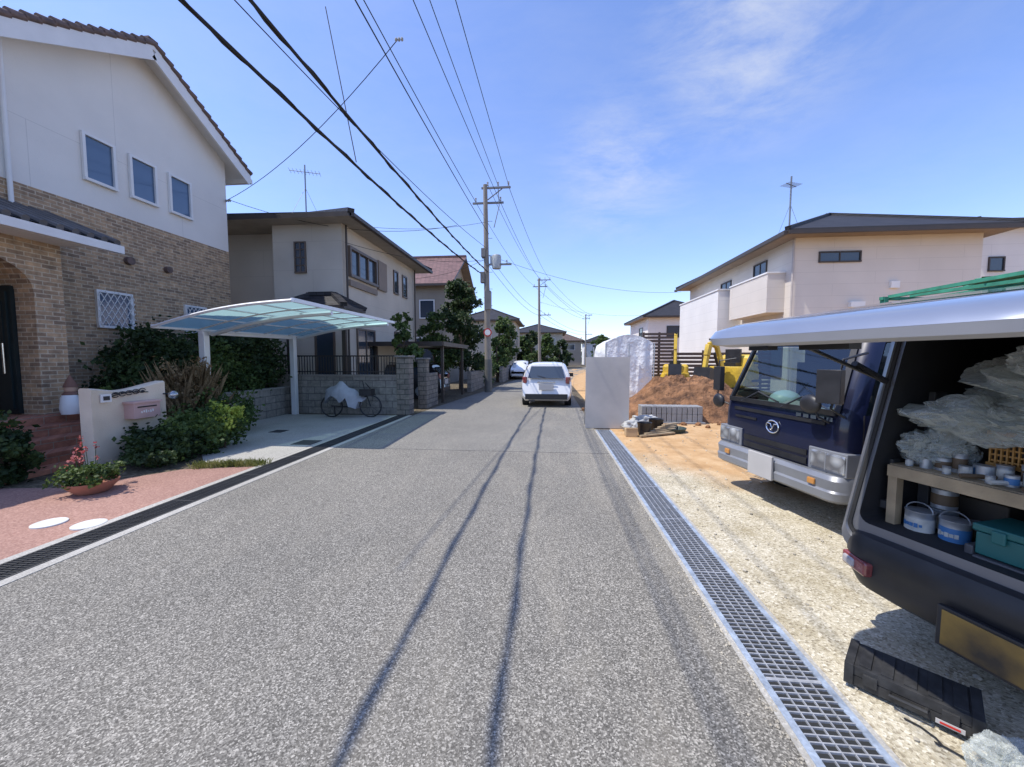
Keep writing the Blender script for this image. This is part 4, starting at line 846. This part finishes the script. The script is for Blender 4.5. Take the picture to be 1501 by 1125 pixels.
mm=M(); q=[( x,y,tz(y)+.042) for x,y,_ in rrect(.52,-.50,.10,.06,0,4)]; mm.poly(q); q=[( x,y,tz(y)-.066) for x,y,_ in rrect(.55,-.52,.12,.06,0,4)]; mm.poly(q); mm.obj('tailgate_glass',GLS,V)
mm=M(); mm.obox((-.30,-1.06,1.70),(.10,.05,.03)); mm.box(-.22,-.02,-.96,-.9,tz(-.93)-.10,tz(-.93)-.06)
for s in (-1,1): mm.cyl((s*.60,-.62,tz(-.62)-.07),(s*.655,.2,1.50),.011,n=8); mm.cyl((s*.635,-.1,tz(-.62)-.21),(s*.655,.2,1.50),.018,n=8)
mm.obj('gas_struts',BLK,V)
t=M();h=M()
for s in (-1,1):
    for y in (.75,2.75): wheel(t,h,s*.62,y,.30,.2,s)
t.obj('tyres',RUB,V,smooth=40); h.obj('hubs',STEEL,V)
mm=M()
for s in (-1,1): mm.poly([(s*.738,.5,1.15),(s*.738,2.5,1.15),(s*.680,2.5,1.72),(s*.680,.5,1.72)])
mm.obj('side_windows',GLS,V)
mm=M(); mm.box(-.60,.62,.16,.95,1.01,1.035); mm.box(-.60,.62,.14,.165,.965,1.03); mm.box(-.60,-.555,.15,.20,.64,1.01); mm.box(.1,.145,.15,.20,.64,1.01); mm.box(-.62,.62,.1,1.1,.625,.645); mm.box(-.60,-.555,.7,.75,.64,1.01); mm.obj('wooden_shelf',WOOD,V)
def tin(mm,x,y,z,r,h,m=0):
    mm.lathe((x,y,z),[(r,0),(r,h*.2)],18,0); mm.lathe((x,y,z+h*.2),[(r*1.005,0),(r*1.005,h*.55)],18,m); mm.lathe((x,y,z+h*.75),[(r,0),(r,h*.2),(r*1.04,h*.22),(r*1.04,h*.25),(r*.9,h*.25)],18,0)
def textbar(mm,x,y,z,r,m,seed):
    rr=random.Random(seed)
    for k in range(5):
        a=-1.5708-.6+.3*k; mm.obox((x+r*math.cos(a),y+r*math.sin(a),z),(.012+.006*rr.random(),.004,.014+.012*rr.random()),(0,0,a+1.5708),m)
mm=M()
tin(mm,-.48,.22,.645,.062,.15,1); tin(mm,-.34,.24,.645,.060,.15,2); tin(mm,-.47,.38,.645,.06,.15,1); tin(mm,-.33,.40,.645,.05,.12,3)
tin(mm,-.47,.38,.80,.055,.11,3)
textbar(mm,-.48,.22,.72,.063,2,1); textbar(mm,-.34,.24,.72,.061,1,2)
for x_,y_ in ((-.48,.22),(-.34,.24)): mm.tube([(x_+.062*math.cos(a*.35-.1),y_-.01,.79+.05*math.sin(a*.35)) for a in range(10)],.003,4,0)
for k in range(14): tin(mm,-.54+.055*k,.21+.035*(k%3),1.035,.017+.008*(k%3),.04+.03*((k*7)%3)/2,(k*3+1)%4 if k%3 else 1)
for k in range(10): tin(mm,-.55+.085*k,.31,1.035,.030,.065+.02*(k%3),(3,1,3,2,1,3,1,0,3,1)[k])
for k in range(6): mm.tube([(-.3+.11*k,.17,1.05),(-.22+.11*k,.30+.02*k,1.055)],.012,6,(3,1,3,3,0,3)[k])
mm.obj('paint_tins',[STEEL,pm('tin_white_mat',(.5,.5,.46),.5,var=.2,vs=20.),BLUE,pm('tin_brown_mat',(.12,.08,.045),.6)],V,smooth=40)
mm=M(); mm.box(-.20,.35,.12,.36,.70,.81); mm.box(-.21,.36,.11,.37,.815,.85); mm.box(-.02,.15,.20,.26,.85,.872); mm.box(-.14,-.09,.10,.112,.78,.84); mm.box(.1,.15,.10,.112,.78,.84); mm.obj('teal_toolbox',TEAL,V,bevel=.010)
mm=M(); mm.box(-.20,.4,.10,.34,.645,.695); mm.box(-.24,-.205,.12,.36,.645,.73); mm.obj('black_case',pm('case_mat',(.07,.07,.075),.5),V,bevel=.008)
mm=M(); mm.box(-.2,.5,.5,.9,.65,.92); mm.box(.2,.6,.45,.8,1.04,1.2); mm.box(-.55,-.3,.55,.9,.65,.85); mm.box(-.5,.4,.6,.92,1.04,1.3); mm.obj('boxes',[pm('dark_box_mat',(.08,.065,.05),.7)],V,bevel=.01)
mm=M()
for z in (1.12,1.15,1.18,1.21,1.24): mm.box(-.30,.45,.37,.375,z,z+.008)
for k in range(37): mm.box(-.30+k*.0205,-.294+k*.0205,.365,.38,1.10,1.26)
mm.box(-.31,.46,.36,.72,1.255,1.275); mm.box(-.31,.46,.365,.72,1.09,1.11); mm.obj('orange_crate',ORNG,V)
mm=M()
for c,r_,sd in [((-.02,.52,1.46),(.34,.26,.20),3),((.3,.55,1.58),(.28,.24,.2),9),((-.50,.34,1.14),(.13,.14,.10),5),((-.30,.36,1.33),(.28,.18,.11),15),((.05,.33,1.60),(.24,.16,.16),25)]:
    mm.ico(c,r_,6,.6,1.6,sd,ridge=True); mm.ico(c,tuple(q*.8 for q in r_),5,.7,2.4,sd+50,ridge=True)
mm.obj('plastic_sheets',PLAST,V,smooth=80)
K=top('tool_case',(1.735,1.945,.03),math.radians(-42),.87); mm=M(); mm.box(-.25,.25,-.13,.13,0,.055); mm.box(-.25,.25,-.13,.13,.060,.112)
for k in range(5): mm.box(-.2+k*.09,-.15+k*.09,-.11,.11,.112,.120)
for x in (-.15,.15): mm.box(x-.03,x+.03,-.142,-.13,.03,.09)
for x in (-.24,.24): mm.box(x-.02,x+.02,-.14,.14,.0,.118)
mm.tube([(-.07,-.13,.05),(-.07,-.165,.055),(.07,-.165,.055),(.07,-.13,.05)],.01); mm.obj('case',pm('dusty_black_mat',(.03,.03,.03),.7,var=.5,vs=14.,fine=50.),K,bevel=.006)
mm=M(); mm.box(.10,.20,-.147,-.141,.014,.036,0); mm.box(.115,.185,-.149,-.147,.02,.030,1); mm.obj('label',[PLATE,RED],K)
mm=M(); mm.ico((1.80,1.58,.07),(.12,.09,.08),6,.6,1.8,4,flat=.06,ridge=True); mm.ico((1.93,1.56,.06),(.09,.10,.07),6,.6,1.8,8,flat=.05,ridge=True); mm.ico((1.82,1.58,.06),(.09,.07,.06),5,.6,2.2,14,flat=.05,ridge=True); mm.obj('plastic_bag',PLAST,smooth=80)
mm=M(); mm.tube([(1.62+.12*t/10+.03*math.sin(t*.9),1.80-.02*t+.03*math.cos(t*1.1),.015) for t in range(12)],.004,5); mm.obj('cable_on_ground',RUB)
# ---------------------------------------------------------------- site objects
Sg=top('blur_stand_in'); M().box(.86,1.86,9.18,9.205,.02,1.68).obj('panel',BLURM,Sg)  # added stand-in panel for a blurred-out area, not a known sign
mm=M(); 
for x in (.9,1.82): mm.beam((x,9.22,1.6),(x,9.75,.02),.03,.03); mm.box(x-.015,x+.015,9.206,9.236,.0,1.66)
mm.obj('legs',STEEL,Sg)
mm=M(); n=60
for j in range(n+1):
    for i in range(n+1):
        u=i/n*2-1; v=j/n*2-1; r=math.hypot(u,v); h=max(0,1-r**1.8)*1.08*(1+.35*noise.noise(Vector((u*2.2,v*2.2,5))))+.13*noise.fractal(Vector((u*6,v*6,1)),.9,2,5)*max(0,1-r)*2
        mm.v.append((4.0+u*2.3,11.9+v*1.7,h-.01))
for j in range(n):
    for i in range(n): a=j*(n+1)+i; mm.f.append((a,a+1,a+n+2,a+n+1)); mm.m.append(0)
mm.obj('dirt_pile',DIRT)
mm=M()
for i in range(400):
    a=R.random()*6.28;r=.75+.25*R.random()**2*3; s=.02+.06*R.random()**2; mm.ico((4.0+2.1*r*math.cos(a),11.9+1.6*r*math.sin(a),s*.5+max(0,.95-r)*.7),(s,s,s*.8),1,.4,2,i)
mm.obj('dirt_clods',DIRT)
mm=M()
for i in range(12):
    for z in (0,.2): mm.box(2.35+i*.125,2.46+i*.125,10.05,10.45,.05+z,.245+z)
mm.box(2.3,3.9,10.0,10.5,0,.05); mm.obj('concrete_block_stack',pm('block_mat',(.25,.255,.26),.9,var=.15,bs=60),bevel=.008)
mm=M(); mm.lathe((2.05,8.5,.01),[(.12,0),(.15,.26),(.16,.27),(.14,.26),(.11,.04)],18); mm.lathe((2.4,8.9,.01),[(.13,0),(.16,.28),(.17,.29),(.14,.28),(.11,.05)],18); mm.obj('bucket',BLK,smooth=40)
mm=M(); mm.ico((1.9,9.0,.12),(.2,.15,.13),4,.4,2,2,flat=.11); mm.ico((2.3,9.4,.15),(.3,.2,.16),4,.4,2,6,flat=.14); mm.obj('cement_bag',pm('bag_mat',(.42,.42,.40),.8,bs=20),smooth=70)
mm=M(); mm.box(1.62,1.86,8.25,8.45,.01,.17); mm.box(1.62,1.86,8.24,8.26,.17,.2); mm.obj('cardboard_box',CARD,bevel=.005)
mm=M()
for k in range(6): mm.beam((1.9+.12*k,8.2+.1*k,.04+.03*k),(2.7+.05*k,8.6+.13*k,.05+.02*k),.07,.03)
mm.obj('timber_offcuts',WOOD)
mm=M(); mm.lathe((2.75,8.9,.01),[(.25,0),(.3,.1),(.29,.1),(.24,.02)],18); mm.obj('mixing_tray',pm('green_tray_mat',(.03,.05,.045),.5))
def excavator(loc,rz,sc=1,arm=((.0,-.6,1.0),(.0,-1.2,2.3),(.0,-2.0,2.2),(.0,-2.3,.9)),w_=.12):
    p=top('mini_excavator',loc,rz,sc); mm=M()
    for s in (-1,1):
        pr=[]
        for k in range(20):
            a=2*math.pi*k/20; y=.62*(1 if math.cos(a)>0 else -1)+.2*math.cos(a); pr.append((y,.21+.2*math.sin(a)))
        mm.loft([[(s*.5-.12,y,z) for y,z in pr],[(s*.5+.12,y,z) for y,z in pr]])
    mm.obj('tracks',RUB,p)
    mm=M(); rings=[rrect(hw,-.25,.85,.25,z,5,.2) for z,hw in ((.5,.5),(.55,.58),(1.0,.58),(1.12,.52))]; mm.loft(rings)
    rings=[rrect(hw,y0_,.88,.2,z,5,.12) for z,hw,y0_ in ((1.12,.52,.35),(1.38,.52,.38),(1.48,.44,.48))]; mm.loft(rings)
    mm.box(-.6,.6,-.95,-.88,.08,.42); mm.beam((-.3,-.5,.3),(-.3,-.9,.25),.08,.08); mm.beam((.3,-.5,.3),(.3,-.9,.25),.08,.08)
    for i,(a,b2) in enumerate(zip(arm[:-1],arm[1:])):
        m_=(Vector(a)+Vector(b2))/2+Vector((0,-.0,.06)); mm.beam(a,m_,w_,w_*1.5); mm.beam(m_,b2,w_*.85,w_*1.15)
    mm.obj('body_and_boom',YEL,p,bevel=.015,smooth=40)
    mm=M(); mm.box(-.3,.3,-.4,.4,.4,.5); mm.box(-.25,.2,-.0,.33,1.12,1.24); mm.box(-.25,.2,.28,.36,1.24,1.65); mm.cyl((-.15,-.15,1.0),(-.15,-.2,1.45),.012); mm.cyl((.15,-.15,1.0),(.15,-.2,1.45),.012)
    mm.box(-.59,.59,.2,.8,.66,.73); mm.box(-.53,.53,.45,.75,1.2,1.25)
    e=Vector(arm[-1]); a=Vector(arm[1]); mm.cyl(Vector(arm[0])+Vector((0,-.2,.1)),Vector(arm[0]).lerp(a,.7)+Vector((0,-.2,0)),.04)
    mm.cyl(a+Vector((0,-.1,.16)),Vector(arm[2])+Vector((0,.05,.16)),.035)
    mm.loft([[(x,e.y-.12,e.z+.12),(x,e.y+.22,e.z+.05),(x,e.y+.28,e.z-.28),(x,e.y+.05,e.z-.38),(x,e.y-.18,e.z-.30)] for x in (-.24,.24)])
    mm.obj('dark_parts',BLK,p)
excavator((6.1,13.9,.12),math.radians(-50),1.12,((.0,-.4,1.0),(.0,-.75,1.75),(.0,-1.15,1.75),(.0,-1.35,1.0)),.12)
excavator((5.1,16.3,0),math.radians(-18),.95,((.0,-.4,1.1),(.0,-.7,2.6),(.0,-1.1,2.6),(.0,-1.4,1.4)),.12)
